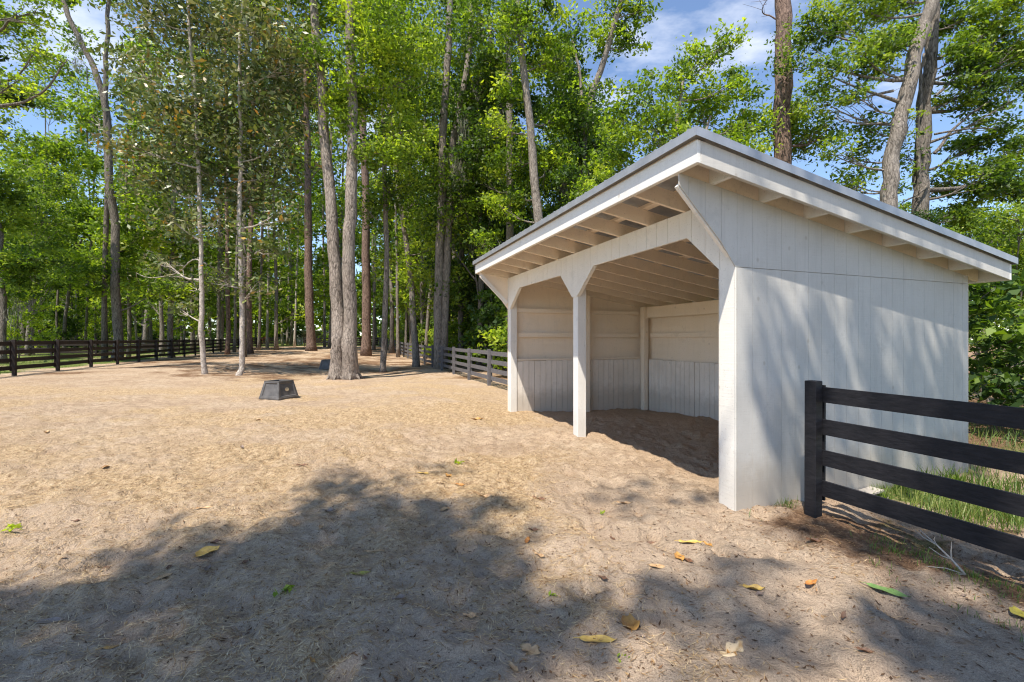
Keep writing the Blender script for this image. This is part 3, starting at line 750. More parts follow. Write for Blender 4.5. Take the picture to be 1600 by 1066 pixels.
tree("feathery_oak", "grey oak with arching yellow-green crown and hanging moss, far left", 46,
     [([(36, 545), (34, 470), (29, 400), (24, 350), (30, 290), (45, 250)], 10, 5)], "brown",
     [(60, 228, 50, 20), (105, 240, 50, 22), (55, 285, 45, 24), (140, 262, 38, 20, .8), (25, 250, 40, 25), (95, 290, 38, 18, .7), (20, 320, 35, 30, .8), (120, 325, 35, 28, .9)],
     "leaf_bright", (5.5, 3), moss=[(65, 305, 80, 2.6), (55, 325, 60, 2.6), (88, 290, 40, 1.6)])
tree("dark_oak", "dark broad trunk with deep green foliage at the left frame edge", 25,
     [([(4, 548), (3, 480), (5, 420), (2, 350), (-5, 260)], 14, 9)], "dark",
     [(10, 340, 45, 60, 1.2), (25, 430, 40, 38, 1.2), (-10, 280, 40, 45), (-20, 430, 40, 60), (60, 400, 35, 30, .7)], "leaf_mid", moss=[(30, 470, 50, 1.3)])
tree("forked_sapling", "thin dark tree leaning right above the left fence, forked near the fence top", 44,
     [([(100, 546), (102, 500), (108, 450), (113, 420), (118, 395), (130, 370)], 7, 3), ([(88, 546), (87, 500), (88, 420), (85, 350)], 5, 3)], "dark",
     [(100, 385, 45, 32), (125, 355, 40, 25), (70, 440, 32, 35, .8), (140, 330, 35, 30), (60, 370, 40, 40)], "leaf_mid", (5.5, 3))
tree("shade_tree", "dark slim trunk with low green boughs, just right of the leaning oak", 34,
     [([(200, 556), (200, 480), (199, 400), (197, 300), (196, 200)], 7, 4)], "dark", [(205, 260, 40, 40, .7), (225, 330, 40, 40), (180, 470, 40, 22, .8), (240, 250, 45, 45, .7)], "leaf_mid")
tree("shade_tree", "straight dark tree beyond the left fence with a greyish foot", 38,
     [([(253, 553), (253, 480), (254, 400), (250, 300), (252, 180)], 8, 5)], "brown", [(240, 330, 45, 45), (270, 420, 40, 35), (240, 480, 32, 24), (262, 250, 45, 50)], "leaf_mid")
tree("shade_tree", "dark thick-stemmed tree against bright leaves, left of the young magnolias", 33,
     [([(269, 556), (269, 490), (270, 420), (272, 320), (270, 200)], 10, 7)], "dark", [(290, 450, 40, 30), (285, 380, 45, 40), (265, 300, 40, 40), (310, 500, 30, 20, .6)], "leaf_bright")
for lab, bx, by, wd, top, bk in (("reddish slim pine trunk between the two young magnolias", 356, 554, 8, 352, "pine"), ("dark pine trunk close behind the right magnolia", 381, 558, 9, 384, "dark"), ("dark brown pine trunk immediately right of the magnolia pair", 391, 553, 10, 398, "pine")):
    tree("tall_pine", lab, 34, [([(bx, by), (bx, 480), (bx + .3 * (top - bx), 350), (bx + .6 * (top - bx), 200), (top, 60), (top, -60)], wd, wd * .5)], bk,
         [(top, 20, 45, 40, .9), (top + 20, 120, 40, 35, .7), (top - 15, -50, 60, 40)], "needle", (9, 1.6), base=(bx, by))
tree("tall_pine", "thick reddish-brown pine on a mound beside the far gateway", 42,
     [([(487, 547), (486, 500), (484, 430), (483, 340), (481, 260), (479, 190), (477, 130), (476, 80)], 15, 7)], "pine",
     [(470, 190, 40, 30, .5), (490, 140, 40, 30, .7), (455, 130, 40, 30, .7), (475, 90, 50, 35)], "needle", (8, 1.5),
     bare=[([(480, 300), (465, 275), (450, 262), (445, 250)], .06), ([(480, 290), (495, 270), (505, 262)], .06), ([(480, 270), (462, 240), (455, 215)], .05), ([(480, 275), (500, 245), (508, 225)], .05), ([(479, 240), (465, 215), (462, 200)], .04), ([(480, 310), (460, 300), (448, 300)], .05)])
tree("tall_pine", "reddish-brown pine right behind the twin-trunked oak", 36,
     [([(573, 557), (573, 480), (573, 400), (571, 300), (568, 200), (566, 90), (566, -40)], 15, 9)], "pine", [(575, 20, 60, 40), (560, -40, 70, 40), (600, 90, 40, 30, .7)], "needle", (9, 1.6), base=(573, 556))
tree("slim_oak", "slim straight grey tree standing alone right of the twin-trunked oak", 22,
     [([(598, 581), (599, 520), (601, 450), (601, 360), (597, 260), (594, 150), (594, 40), (594, -50)], 10, 5)], "brown",
     [(612, 300, 40, 50), (602, 400, 24, 30, .35), (590, 215, 42, 40), (620, 170, 45, 40), (605, 110, 45, 40), (640, 60, 50, 40), (575, 330, 32, 32, .8)], "leaf_mid", base=(598, 581), dens=.7)
tree("slim_oak", "slim grey tree bending left, its foot close to the weathered fence", 23,
     [([(650, 573), (645, 510), (640, 440), (633, 380), (625, 320), (616, 250), (608, 170), (604, 90)], 11, 5)], "brown",
     [(645, 320, 42, 48), (645, 410, 45, 40, .9), (625, 235, 45, 40), (660, 250, 40, 40), (640, 160, 45, 40), (665, 470, 34, 25, .7), (690, 380, 35, 40, .8)], "leaf_bright", base=(650, 573), dens=.6)
tree("mossy_oak", "tall thick grey trunk behind the fence, forked high up and hung with moss", 26,
     [([(686, 560), (686, 470), (687, 400), (690, 300), (694, 200), (698, 120), (702, 40), (704, -50)], 15, 9), ([(692, 310), (705, 235), (716, 180), (727, 120), (735, 50), (738, -30)], 12, 8)], "brown",
     [(725, 330, 50, 70, .9), (700, 440, 42, 42, .8), (690, 75, 65, 45, .8), (750, 50, 50, 45, .8), (660, 170, 42, 55, .8), (760, 270, 40, 55, .9), (670, 280, 40, 50, .8), (730, 200, 40, 40, .5), (770, 130, 40, 50, .6), (710, -10, 90, 30)],
     "leaf_mid", moss=[(715, 250, 120, 2.0), (728, 180, 100, 2.2), (745, 120, 90, 2.2), (700, 350, 60, 1.5), (765, 90, 70, 2), (655, 90, 60, 2)])
tree("mossy_oak", "dark mossy trunk directly behind the thick forked trunk at the fence", 31,
     [([(699, 560), (698, 470), (700, 400), (712, 300), (722, 200), (730, 100)], 11, 6)], "dark", [(740, 430, 45, 45, .9), (760, 360, 40, 42), (720, 480, 35, 25, .8), (750, 200, 40, 40, .7)], "leaf_dark", moss=[(742, 380, 80, 2.2)])
for lab, bx, wd in (("dark narrow trunk in the shade, second left of the shed eave", 719, 9), ("dark trunk in the shade just below the shed's eave corner", 777, 10), ("greyish slim trunk between dark trunks left of the shed", 760, 8)):
    tree("shade_tree", lab, 29, [([(bx, 560), (bx + 1, 470), (bx + 3, 380), (bx + 2, 280), (bx + 6, 150), (bx + 6, 30)], wd, wd * .6)], "dark",
         [(bx + 5, 340, 38, 40, .8), (bx - 10, 430, 36, 36, .8), (bx + 15, 240, 40, 40, .8), (bx, 140, 40, 40, .8), (bx + 10, 470, 34, 26, .6)], "leaf_dark", moss=[(bx - 8, 400, 50, 1.8)])
tree("bright_oak", "tall oak with bright green boughs and wavy trunk above the shed's front eave", 21,
     [([(850, 560), (846, 430), (840, 330), (834, 260), (829, 200), (818, 110), (809, 30), (803, -60)], 16, 9)], "brown",
     [(850, 100, 50, 42, .9), (800, 50, 42, 42, .9), (870, 180, 42, 38), (810, 250, 46, 42), (860, 270, 50, 38), (785, 330, 36, 34), (772, 200, 34, 42, .8), (835, 30, 55, 35), (880, 90, 35, 35, .7), (760, 380, 30, 24), (815, 310, 40, 30), (800, 150, 36, 40, .8)], "leaf_bright")
tree("slim_oak", "straight tree just left of the wavy-trunked oak above the shed eave", 24,
     [([(797, 560), (797, 450), (797, 330), (797, 200), (796, 100), (786, 0), (778, -60)], 13, 7)], "brown",
     [(770, 90, 40, 40, .8), (790, 0, 60, 35), (760, 290, 36, 40, .8), (745, 30, 45, 40, .7)], "leaf_mid", moss=[(775, 170, 60, 1.8)])
tree("curved_oak", "leaning tree whose curved trunk rises right against white cloud above the shed roof", 24,
     [([(900, 560), (905, 400), (908, 240), (912, 205), (919, 170), (930, 135), (942, 100), (955, 50), (969, 8), (985, -50)], 12, 8), ([(908, 215), (910, 150), (905, 100), (895, 60)], 6, 3)], "brown",
     [(960, 25, 50, 30), (990, 62, 28, 22), (930, 135, 35, 28, .6), (898, 180, 36, 38), (930, 235, 42, 34), (1000, 20, 25, 18), (960, -30, 60, 30), (885, 250, 38, 36), (940, 60, 34, 24), (955, 195, 30, 25)], "leaf_bright")
tree("bushy_oak", "low bushy bright green tree behind the peak of the shed roof", 16,
     [([(1050, 560), (1052, 400), (1056, 300), (1060, 200), (1070, 120)], 14, 5), ([(1056, 330), (1100, 240), (1120, 170)], 10, 4)], "brown",
     [(1005, 155, 50, 38), (1060, 135, 45, 34, .9), (1100, 190, 60, 45), (1150, 130, 38, 34, .9), (1020, 215, 65, 36), (965, 255, 55, 30), (1125, 75, 45, 24, .8), (1180, 190, 36, 45), (1090, 90, 40, 26, .8), (1060, 230, 60, 45), (1140, 235, 50, 40), (970, 185, 32, 28, .8), (930, 300, 45, 28)], "leaf_bright", (7, 3.6))
tree("tall_pine", "big reddish-barked pine trunk rising behind the shed roof with ivy low on it", 18,
     [([(1222, 560), (1222, 400), (1222, 250), (1222, 150), (1222, 60), (1223, 0), (1224, -120)], 31, 24)], "pine",
     [(1225, 205, 40, 34, .9), (1262, 215, 44, 30, .9), (1238, 185, 28, 30, .8), (1255, 165, 36, 36, .7), (1290, 205, 36, 26, .6), (1225, 70, 13, 40, .5)], "leaf_mid",
     bare=[([(1212, 30), (1195, 16), (1192, 6)], .035)])
tree("leaning_oak", "thick grey trunk leaning right above the shed's side roof", 15.5,
     [([(1376, 560), (1380, 420), (1384, 320), (1391, 250), (1401, 190), (1418, 115), (1438, 55), (1460, 0), (1490, -80)], 29, 23)], "brown",
     [(1340, 85, 46, 32, .8), (1305, 45, 44, 36, .8), (1395, 60, 42, 32, .8), (1285, 110, 36, 34, .8), (1330, 15, 60, 28), (1400, 5, 50, 26), (1335, 150, 36, 24, .7), (1255, 90, 30, 40, .8), (1370, 100, 40, 30), (1350, 200, 40, 30, .7), (1300, 240, 30, 26, .6), (1330, 290, 40, 24, .6), (1290, 165, 34, 24, .6), (1420, 200, 30, 26, .5), (1345, 250, 34, 38, .35), (1320, 290, 30, 22, .25), (1400, 300, 22, 22, .4), (1270, 40, 30, 40, .7)], "leaf_mid",
     bare=[([(1396, 142), (1370, 146), (1345, 155), (1330, 165)], .05), ([(1385, 192), (1340, 195), (1290, 194)], .045)])
tree("rough_oak", "dark rough-barked forked tree right of the leaning trunk with long side branches", 16.5,
     [([(1440, 560), (1444, 420), (1447, 330), (1452, 260), (1457, 200), (1461, 140), (1465, 70), (1468, 0), (1470, -60)], 31, 20), ([(1450, 240), (1440, 190), (1442, 140), (1450, 80)], 9, 5)], "dark",
     [(1525, 95, 48, 36, .7), (1565, 165, 40, 36, .7), (1520, 225, 46, 32, .7), (1480, 285, 40, 26, .8), (1575, 285, 40, 38, .9), (1500, 30, 50, 34, .9), (1560, 40, 50, 40, .9), (1540, 130, 42, 26, .6), (1590, 230, 30, 40, .7), (1440, 30, 40, 34, .6), (1420, 250, 22, 22, .4), (1590, 110, 34, 34, .8), (1545, 270, 40, 30), (1500, 150, 34, 26, .8), (1490, 330, 36, 24), (1600, 60, 36, 34), (1500, 80, 36, 26, .8)], "leaf_mid", dens=1.7,
     bare=[([(1460, 240), (1490, 200), (1530, 170), (1600, 120)], .06), ([(1462, 150), (1510, 100), (1560, 60), (1610, 30)], .05), ([(1448, 290), (1430, 305), (1410, 318)], .05), ([(1460, 210), (1510, 205), (1600, 200)], .04)])
# tall leafy trees farther back that close the view between the near trunks
def mass(name, label, px, Y, top, wid, leaf, bark="brown", low=470, dn=.5, wd=None, group=None, cat="tree"):
    r_ = np.random.RandomState(int(px * 3 + Y)); bl = []
    n = max(3, int((low - top) / (wid * .62)))
    for k in range(n):
        f = (k + .5) / n; w_ = wid * (.55 + .45 * math.sin(math.pi * min(1, .25 + .7 * f)))
        for s in (-1, 1):
            bl.append((px + s * w_ * (.25 + .4 * r_.rand()), low + (top - low) * f + 12 * r_.randn(), w_ * (.42 + .2 * r_.rand()), w_ * (.34 + .16 * r_.rand()), dn * (.7 + .6 * r_.rand())))
    wd = wd or F * .5 / Y
    tree(name, label, Y, [([(px, 545), (px + 3 * r_.randn(), 450), (px + 6 * r_.randn(), 330), (px + 8 * r_.randn(), (top + 330) / 2), (px + 8 * r_.randn(), top)], wd, wd * .35)], bark, bl, leaf, (6, 3.2), group=group)
for k, a in enumerate((
    ("leafy green oak closing the view between the magnolias and the mound pine", 432, 52, 100, 52, "leaf_bright"),
    ("light green oak rising behind the mound pine", 515, 58, 70, 60, "leaf_bright"),
    ("green oak seen through the gap between the two magnolia trunks", 345, 50, 60, 55, "leaf_mid"),
    ("deep green oak behind the left magnolia's lower boughs", 300, 47, 180, 50, "leaf_mid"),
    ("bright oak beyond the left fence with boughs hanging to the rails", 225, 44, 215, 55, "leaf_bright"),
    ("green oak standing between the leaning oak and the left frame edge", 120, 52, 290, 52, "leaf_bright"),
    ("olive green oak behind the slim lone tree", 612, 47, 40, 50, "leaf_mid"),
    ("light oak filling the gap between the fence-side slim tree and the mossy trunk", 662, 44, 20, 48, "leaf_bright"),
    ("dark oak behind the mossy forked trunk", 728, 40, 60, 48, "leaf_dark"),
    ("green oak above the shed's front eave corner", 772, 38, 30, 50, "leaf_mid"),
    ("yellowish tree low in the gateway gap", 455, 75, 385, 34, "leaf_bright"),
    ("low bright tree behind the right gate post", 535, 72, 330, 38, "leaf_bright"),
    ("hazy green tree left of the gateway", 405, 70, 330, 40, "leaf_mid"),
    ("tall light green tree far behind the mound pine's trunk", 488, 92, 290, 40, "leaf_bright"),
    ("tall green tree far behind the right magnolia's lower trunk", 372, 84, 270, 40, "leaf_mid"),
    ("tall pale green tree far behind the twin-trunked oak", 556, 88, 280, 42, "leaf_bright"),
    ("green tree far off between the twin oak and the slim lone tree", 588, 80, 260, 36, "leaf_mid"),
    ("far green tree above the bright lawn in the gateway", 440, 100, 300, 40, "leaf_mid"))):
    mass("background_oak", a[0], a[1], a[2], a[3], a[4], a[5], low=490 if k < 10 else 518, dn=.45 if k < 10 else .9)
SLIM = [(418, 60, 4.5, "pale"), (441, 78, 4, "pale"), (449, 80, 4, "brown"), (460, 66, 4, "pale"), (404, 50, 5, "dark"), (340, 48, 6, "brown"), (366, 46, 5, "brown"), (300, 46, 5, "dark"), (287, 50, 4.5, "brown"), (232, 48, 5, "brown"), (215, 52, 4, "pale"), (150, 54, 4, "dark"), (133, 50, 5, "brown"), (62, 48, 5, "dark"), (75, 55, 4, "brown"),
        (622, 40, 5.5, "brown"), (634, 46, 5, "dark"), (664, 38, 6, "brown"), (674, 44, 5, "dark"), (708, 36, 6, "brown"), (733, 33, 6, "dark"), (742, 38, 5, "brown"), (751, 30, 6, "brown"), (768, 34, 6, "brown"), (786, 27, 7, "dark"), (530, 62, 4.5, "dark"), (508, 64, 4.5, "brown"), (584, 52, 5, "brown")]
for k, (px, Yq, wd, bk) in enumerate(SLIM):
    r_ = np.random.RandomState(900 + k); tp = 90 + 150 * r_.rand(); l1 = 12 * r_.randn()
    tree("slender_tree", "slender leafy-topped tree among the many thin trunks behind the fences", Yq, [([(px, 550), (px + .2 * l1, 470), (px + .5 * l1, 370), (px + .8 * l1, 260), (px + l1, tp)], wd, wd * .5)], bk,
         [(px + l1 + 20 * r_.randn(), tp + 40 * q + 10 * r_.randn(), 26 + 10 * r_.rand(), 20 + 8 * r_.rand(), .6) for q in range(-1, 5)], "leaf_mid" if k % 2 else "leaf_bright", (5.5, 3), group="slender trunks behind the fences")
# understorey right of the shed
tree("crooked_sapling", "crooked dark sapling in the shade right of the shed", 13, [([(1532, 640), (1538, 540), (1548, 500), (1558, 465), (1566, 440)], 10, 4)], "dark",
     [(1560, 420, 40, 36), (1590, 460, 30, 40), (1545, 490, 28, 28, .8), (1590, 380, 34, 34)], "leaf_mid", (5.6, 3))
tree("broadleaf_shrub", "dense leafy shrub right of the shed above the black top rail", 11.5, [([(1570, 690), (1570, 600), (1572, 540)], 8, 4), ([(1545, 690), (1540, 600), (1535, 560)], 6, 3)], "dark",
     [(1565, 540, 42, 36, .9), (1540, 590, 26, 34, .9), (1590, 600, 32, 40, .9), (1610, 520, 40, 50)], "leaf_mid", (5, 2.8), cat="shrub", dens=.9)
tree("broadleaf_shrub", "bright low shrub at the right edge beneath the pale roof corner", 12.5, [([(1620, 690), (1615, 560), (1600, 440)], 9, 4)], "dark",
     [(1590, 345, 38, 36), (1560, 350, 36, 30, .8), (1610, 420, 44, 40, .8), (1540, 390, 26, 22, .6)], "leaf_mid", (5.6, 3), cat="shrub", dens=.7)

# ------------------------------------------------------------------ woods behind: kinds built once, then copied
def proto(name, label, seed, hgt, bark, leaf, crown_lo, rad, n_leaf, ls, trunk_r, shrub=False):
    rg = np.random.RandomState(seed)
    root = thing(name, (0, 0, 0), label, "shrub" if shrub else "tree", "low shrubs along the wood's edge" if shrub else "trees of the woods around the paddock")
    mb = MB(); lean = rg.normal(size=2) * .03 * hgt
    pth = noise_path([(0, 0, -.3), (lean[0] * .2, lean[1] * .2, hgt * .3), (lean[0] * .6, lean[1] * .6, hgt * .65), (lean[0], lean[1], hgt * .97)], 14, rg, .12 if not shrub else .03)
    tr = np.linspace(trunk_r, trunk_r * .25, 14); tr[0] *= 1.4
    mb.tube(pth, tr, 9, True, .12, rg)
    V, T = [], []; nb = 20 if not shrub else 8
    for k in range(nb):
        f = (k + .5) / nb; zc = hgt * (crown_lo + (1.0 - crown_lo) * f)
        prof = math.sin(math.pi * min(1, .18 + .82 * f) ** .8) * .85 + .2
        a = k * 2.4 + rg.rand(); rr = rad * prof * (.35 + .65 * rg.rand())
        i = min(13, int(14 * zc / hgt * .96)); ax = pth[i]
        c = np.array([ax[0] + math.cos(a) * rr, ax[1] + math.sin(a) * rr, zc])
        r = np.array([1, 1, .6]) * rad * (.30 + .22 * rg.rand())
        p, t, cc = fill_blob(c, r, n_leaf // nb, rg)
        V.append(leaf_quads(p, ls, ls * .55, rg)); T.append(t)
        j = max(1, i - 2); s = pth[j]
        lp = noise_path([s, s + (c - s) * .5 + (0, 0, -.05 * rr), c], 5, rg, .05 * rr)
        mb.tube(lp, np.linspace(tr[j] * .45, .012, 5), 5, False)
        for q in cc[:5]: mb.tube([lp[3], (lp[3] + q) / 2, q], [.016, .012, .005], 3, False)
    mb.build("trunk" if not shrub else "stem", M[bark], root, True)
    quads("crown", np.concatenate(V), np.concatenate(T), M[leaf], root)
    return root
PR = [
    proto("woodland_oak", "grey-stemmed leafy tree in the crowded woods beyond the fences", 1, 19, "brown", "leaf_mid", .36, 3.4, 9500, .24, .21),
    proto("woodland_oak", "dark-stemmed deep green tree in the crowded woods beyond the fences", 2, 21, "dark", "leaf_dark", .4, 3.4, 9500, .24, .24),
    proto("woodland_oak", "light green leafy tree in the crowded woods beyond the fences", 3, 16, "brown", "leaf_bright", .34, 3.1, 9500, .24, .17),
    proto("woodland_pine", "bare-stemmed pine with a high needle crown in the crowded woods", 4, 23, "pine", "needle", .62, 2.6, 8000, .34, .22),
    proto("woodland_sapling", "thin understorey sapling with sparse green leaves in the woods", 5, 8.5, "dark", "leaf_bright", .2, 2.0, 4200, .19, .06)]
SHR = [proto("woodland_shrub", "low light green shrub at the foot of the woods", 6, 2.6, "dark", "leaf_bright", .15, 1.3, 2600, .15, .03, True),
       proto("woodland_shrub", "low dark green shrub at the foot of the woods", 7, 3.2, "dark", "leaf_dark", .15, 1.5, 3000, .16, .03, True)]
HT = [19, 21, 16, 23, 8.5]
def tan_cap(px):
    return float(np.interp(px, [-400, -30, 50, 90, 165, 190, 260, 940, 1010, 1200, 1240, 1480, 1520, 2200], [1.2, 1.0, .40, .37, .37, .6, 1.2, 1.2, .33, .33, .26, .26, .34, .5]))
placed = []; used = set()
def try_place(x, y, kind, smin, smax, gap, lib=PR, hts=HT):
    if y < 8: return False
    px = 800 + x / y * F
    if px < -120 or px > 1720: return False
    if any((x - a) ** 2 + (y - b) ** 2 < (gap + g_) ** 2 / 4 for a, b, g_ in placed): return False
    s = smin + (smax - smin) * rnd.random(); zg = gz(x, y)
    if lib is PR:
        half = 2.6 / y * F
        cap = min(tan_cap(px - half), tan_cap(px), tan_cap(px + half)) * (.85 + .3 * rnd.random())
        smx = (cap * y + 1.72 - zg) / hts[kind]
        if smx < .45 * smin: return False
        s = min(s, smx)
    if lib is not PR or kind == 4:
        u_, v_ = UV(x, y); rad_ = (2.3 if lib is not PR else 3.0) * s
        du_ = max(-u_, u_ - L, 0); dv_ = max(-v_, v_ - D, 0)
        if math.hypot(du_, dv_) < rad_ + .3: return False
        if lib is not PR and u_ > 0 and v_ - 1.4 < .75 * rad_ and -15 < v_: return False
    placed.append((x, y, gap))
    o = lib[kind]
    key = (id(lib), kind)
    if key in used: o = copy_tree(o)
    used.add(key)
    o.location = (x, y, zg); o.rotation_euler = (0, 0, rnd.random() * 6.28)
    sz = s * (.9 + .2 * rnd.random()); o.scale = (s, s, sz if lib is not PR else s)
    return True
def region(n, u0, u1, v0, v1, kinds, smin, smax, gap, lib=PR, hts=HT, tries=30):
    k = 0
    for _ in range(n * tries):
        if k >= n: break
        u = u0 + (u1 - u0) * rnd.random(); v = v0 + (v1 - v0) * rnd.random()
        q = P(u, v, 0)
        k += try_place(q[0], q[1], rnd.choice(kinds), smin, smax, gap, lib, hts)
region(46, 18, 112, 4, 34, [0, 1, 2, 2, 3, 4], .85, 1.2, 3.4)
region(24, 12, 50, 2.6, 14, [4, 4, 2, 1], .6, 1.0, 2.4)
region(34, 104, 150, -75, 30, [0, 1, 2, 2, 3], .9, 1.3, 4.2)
region(16, 74, 100, -70, -20, [0, 2, 2], .8, 1.2, 4.5)
region(34, 22, 110, -85, -22, [0, 2, 2, 3, 4], .7, 1.1, 5.0)
region(26, 4, 40, 9, 45, [0, 2, 4, 1], .6, 1.0, 3.4)
region(14, -4, 8, 7.5, 22, [1, 0, 0], .5, .9, 2.6)
region(56, 8, 66, 3.0, 10, [0, 0, 1], .9, 1.9, 1.7, SHR, [3, 3])
region(46, 108, 128, -90, 12, [0, 0, 1], 1.2, 2.2, 2.2, SHR, [3, 3])
region(44, 40, 100, -95, -30, [0, 1], .9, 1.7, 3, SHR, [3, 3])
region(20, -2.5, 8, 6.2, 14, [1, 1, 1], .6, 1.0, 1.6, SHR, [3, 3])

rgd = np.random.RandomState(5)
n_ = 20000
a_ = (rgd.rand(n_) - .5) * 2.3; r_d = 150 + 45 * rgd.rand(n_); top_ = 19 + 12 * np.abs(fbm(a_ * 14, a_ * 0, 91, 4) + .35)
c_ = np.stack([np.sin(a_) * r_d, np.cos(a_) * r_d, top_ * rgd.rand(n_) ** .8 - .3], 1)
dw = quads("distant_woods", leaf_quads(c_, 2.2, 1.3, rgd, .3), np.clip(.1 + .5 * rgd.rand(n_), 0, 1), M["leaf_mid"], None, np.array([0., 150, 0])); dw["kind"] = "stuff"

# ------------------------------------------------------------------ trees behind the camera: their crowns shade the foreground and dapple the side wall
SUNV = np.array([-.251, -.461, 1.0])
def inpoly(x, y, poly):
    c = False; n = len(poly); j = n - 1
    for i in range(n):
        if (poly[i][1] > y) != (poly[j][1] > y) and x < (poly[j][0] - poly[i][0]) * (y - poly[i][1]) / (poly[j][1] - poly[i][1]) + poly[i][0]: c = not c
        j = i
    return c
def shade_tree(name, label, foot, targets, leaf, h0, h1, rg, bark="brown", ls=.17, shp=(1, 1, .7)):
    """targets: (points on the shaded surface); leaves stand up-sun of them in clumps"""
    pts = []
    for p, n, sg in targets:
        h = h0 + (h1 - h0) * rg.rand()
        c = np.array(p) + SUNV * (h - p[2])
        pts.append((c, n, sg))
    root = thing(name, (foot[0], foot[1], gz(*foot)), label, "tree")
    top = np.mean([c for c, _, _ in pts], axis=0)
    mb = MB(); pth = noise_path([(foot[0], foot[1], -.2), (foot[0] * .8 + top[0] * .2, foot[1] * .8 + top[1] * .2, top[2] * .45), (foot[0] * .5 + top[0] * .5, foot[1] * .5 + top[1] * .5, top[2] * .85)], 12, rg, .05)
    mb.tube(pth, np.linspace(.28, .13, 12), 10, True, .1, rg)
    V, T = [], []
    for c, n, sg in pts:
        p = c + rg.normal(size=(n, 3)) * np.array(shp) * sg
        V.append(leaf_quads(p, ls, ls * .5, rg)); T.append(np.clip(.2 + .5 * rg.rand() + .3 * rg.rand(n), 0, 1))
        if rg.rand() < .03:
            s = pth[rg.randint(6, 12)]; mb.tube(noise_path([s, (s + c) / 2 + (0, 0, .3), c], 6, rg, .08), np.linspace(.06, .012, 6), 5, False)
    mb.build("trunk", M[bark], root, True); quads("crown", np.concatenate(V), np.concatenate(T), M[leaf], root)
rg = np.random.RandomState(77)
tg = []
BIG = [(-700, 1075), (-500, 1010), (-200, 975), (0, 945), (120, 915), (250, 880), (340, 855), (420, 838), (470, 815), (545, 792), (620, 785), (690, 800), (730, 850), (780, 880), (800, 930), (855, 970), (880, 1010), (800, 1050), (720, 1090), (700, 1400), (-2500, 1400)]
k = 0
while k < 430:
    X = -9 + 10.5 * rg.rand(); Yg = 1.1 + 4.2 * rg.rand(); px = 800 + X / Yg * F; py = PY0 + F * H / Yg
    if inpoly(px, py, BIG) and float(fbm(np.array(X * .9), np.array(Yg * .9), 141, 3)) > -.30: tg.append(((X, Yg, 0), int(14 + 20 * rg.rand()), .15 + .08 * rg.rand())); k += 1
k = 0
while k < 110:
    X = -9 + 11 * rg.rand(); Yg = 1.4 + 4.6 * rg.rand(); px = 800 + X / Yg * F; py = PY0 + F * H / Yg
    sh = [(qx, qy + 26 * math.sin(qx * .021) - 34) for qx, qy in BIG]
    if inpoly(px, py, sh) and not inpoly(px, py + 12, BIG): tg.append(((X, Yg, 0), int(4 + 9 * rg.rand()), .12 + .1 * rg.rand())); k += 1
DAP = [([(1010, 900), (1085, 935), (1110, 1000), (1060, 1010), (1010, 960)], 6, .6), ([(900, 940), (960, 925), (965, 960), (905, 985)], 4, .6), ([(1380, 950), (1480, 935), (1620, 920), (1700, 1080), (1400, 1090), (1390, 1010)], 24, 1.0),
       ([(1180, 815), (1330, 860), (1480, 900), (1600, 930), (1600, 905), (1450, 865), (1330, 825)], 16, .7), ([(1310, 800), (1600, 880), (1700, 900), (1600, 860), (1400, 800)], 14, .7), ([(930, 765), (1110, 745), (1120, 790), (990, 800)], 10, .35), ([(700, 790), (760, 775), (850, 800), (800, 825)], 5, .6), ([(1150, 990), (1230, 950), (1330, 1000), (1250, 1075), (1180, 1075)], 6, .45), ([(1100, 850), (1180, 890), (1190, 960), (1130, 930)], 5, .5), ([(620, 740), (700, 715), (760, 735), (690, 760)], 4, .35)]
for poly, n, dn in DAP:
    xs = [p[0] for p in poly]; ys = [p[1] for p in poly]; k = 0
    while k < n:
        px = min(xs) + (max(xs) - min(xs)) * rg.rand(); py = min(ys) + (max(ys) - min(ys)) * rg.rand()
        if inpoly(px, py, poly):
            Yg = F * H / (py - PY0); tg.append((((px - 800) / F * Yg, Yg, 0), int(30 * dn), .16)); k += 1
shade_tree("shade_oak", "leafy oak standing behind the camera, shading the near sand", (-4.5, -5.5), tg, "leaf_mid", 15.0, 21.0, rg)
tg = []
for v, z0, z1, n in ((.35, 1.9, .7, 5), (.75, 1.7, .9, 4), (1.15, 2.2, 1.6, 4), (1.5, 1.2, .2, 4), (1.9, 1.9, 1.1, 5), (2.3, .9, .3, 3), (2.6, 1.7, .8, 5), (3.0, 1.3, .5, 4), (3.4, 1.5, .4, 6), (3.8, 1.2, .2, 6), (.6, .5, .1, 2), (1.8, 2.1, 1.9, 3)):
    for k in range(n):
        f = (k + rg.rand()) / n
        tg.append((P(0, v + .28 * f, z0 + (z1 - z0) * f), 27, .15))
shade_tree("shade_oak", "thin-crowned oak behind the camera, dappling the shed's side wall", (4.5, -5.0), tg, "leaf_mid", 12.0, 16.0, rg, ls=.15, shp=(.8, .8, 2.5))
# ------------------------------------------------------------------ ground sheet
ang = np.concatenate([np.arange(-62, 62.01, .23), np.arange(66, 297.9, 4.0)]) * math.pi / 180
rr = np.concatenate([[.35, .7, 1.1, 1.5], 1.8 * 1.0085 ** np.arange(0, 230), 12.6 * 1.0135 ** np.arange(0, 117), 60 * 1.07 ** np.arange(0, 42)])
rr = np.unique(np.round(rr, 4)); na, nr = len(ang), len(rr)
A_, R_ = np.meshgrid(ang, rr)
gx = (np.sin(A_) * R_).ravel(); gy = (np.cos(A_) * R_).ravel()
gzv = base_z(gx, gy) + micro(gx, gy)
gzv[np.hypot(gx, gy) > 200] = np.minimum(gzv[np.hypot(gx, gy) > 200], .8)
me = bpy.data.meshes.new("ground")
co = np.stack([gx, gy, gzv], 1); co = np.concatenate([co, [[0, 0, gz(0, 0)]]])
i, j = np.meshgrid(np.arange(nr - 1), np.arange(na), indexing="ij"); j2 = (j + 1) % na
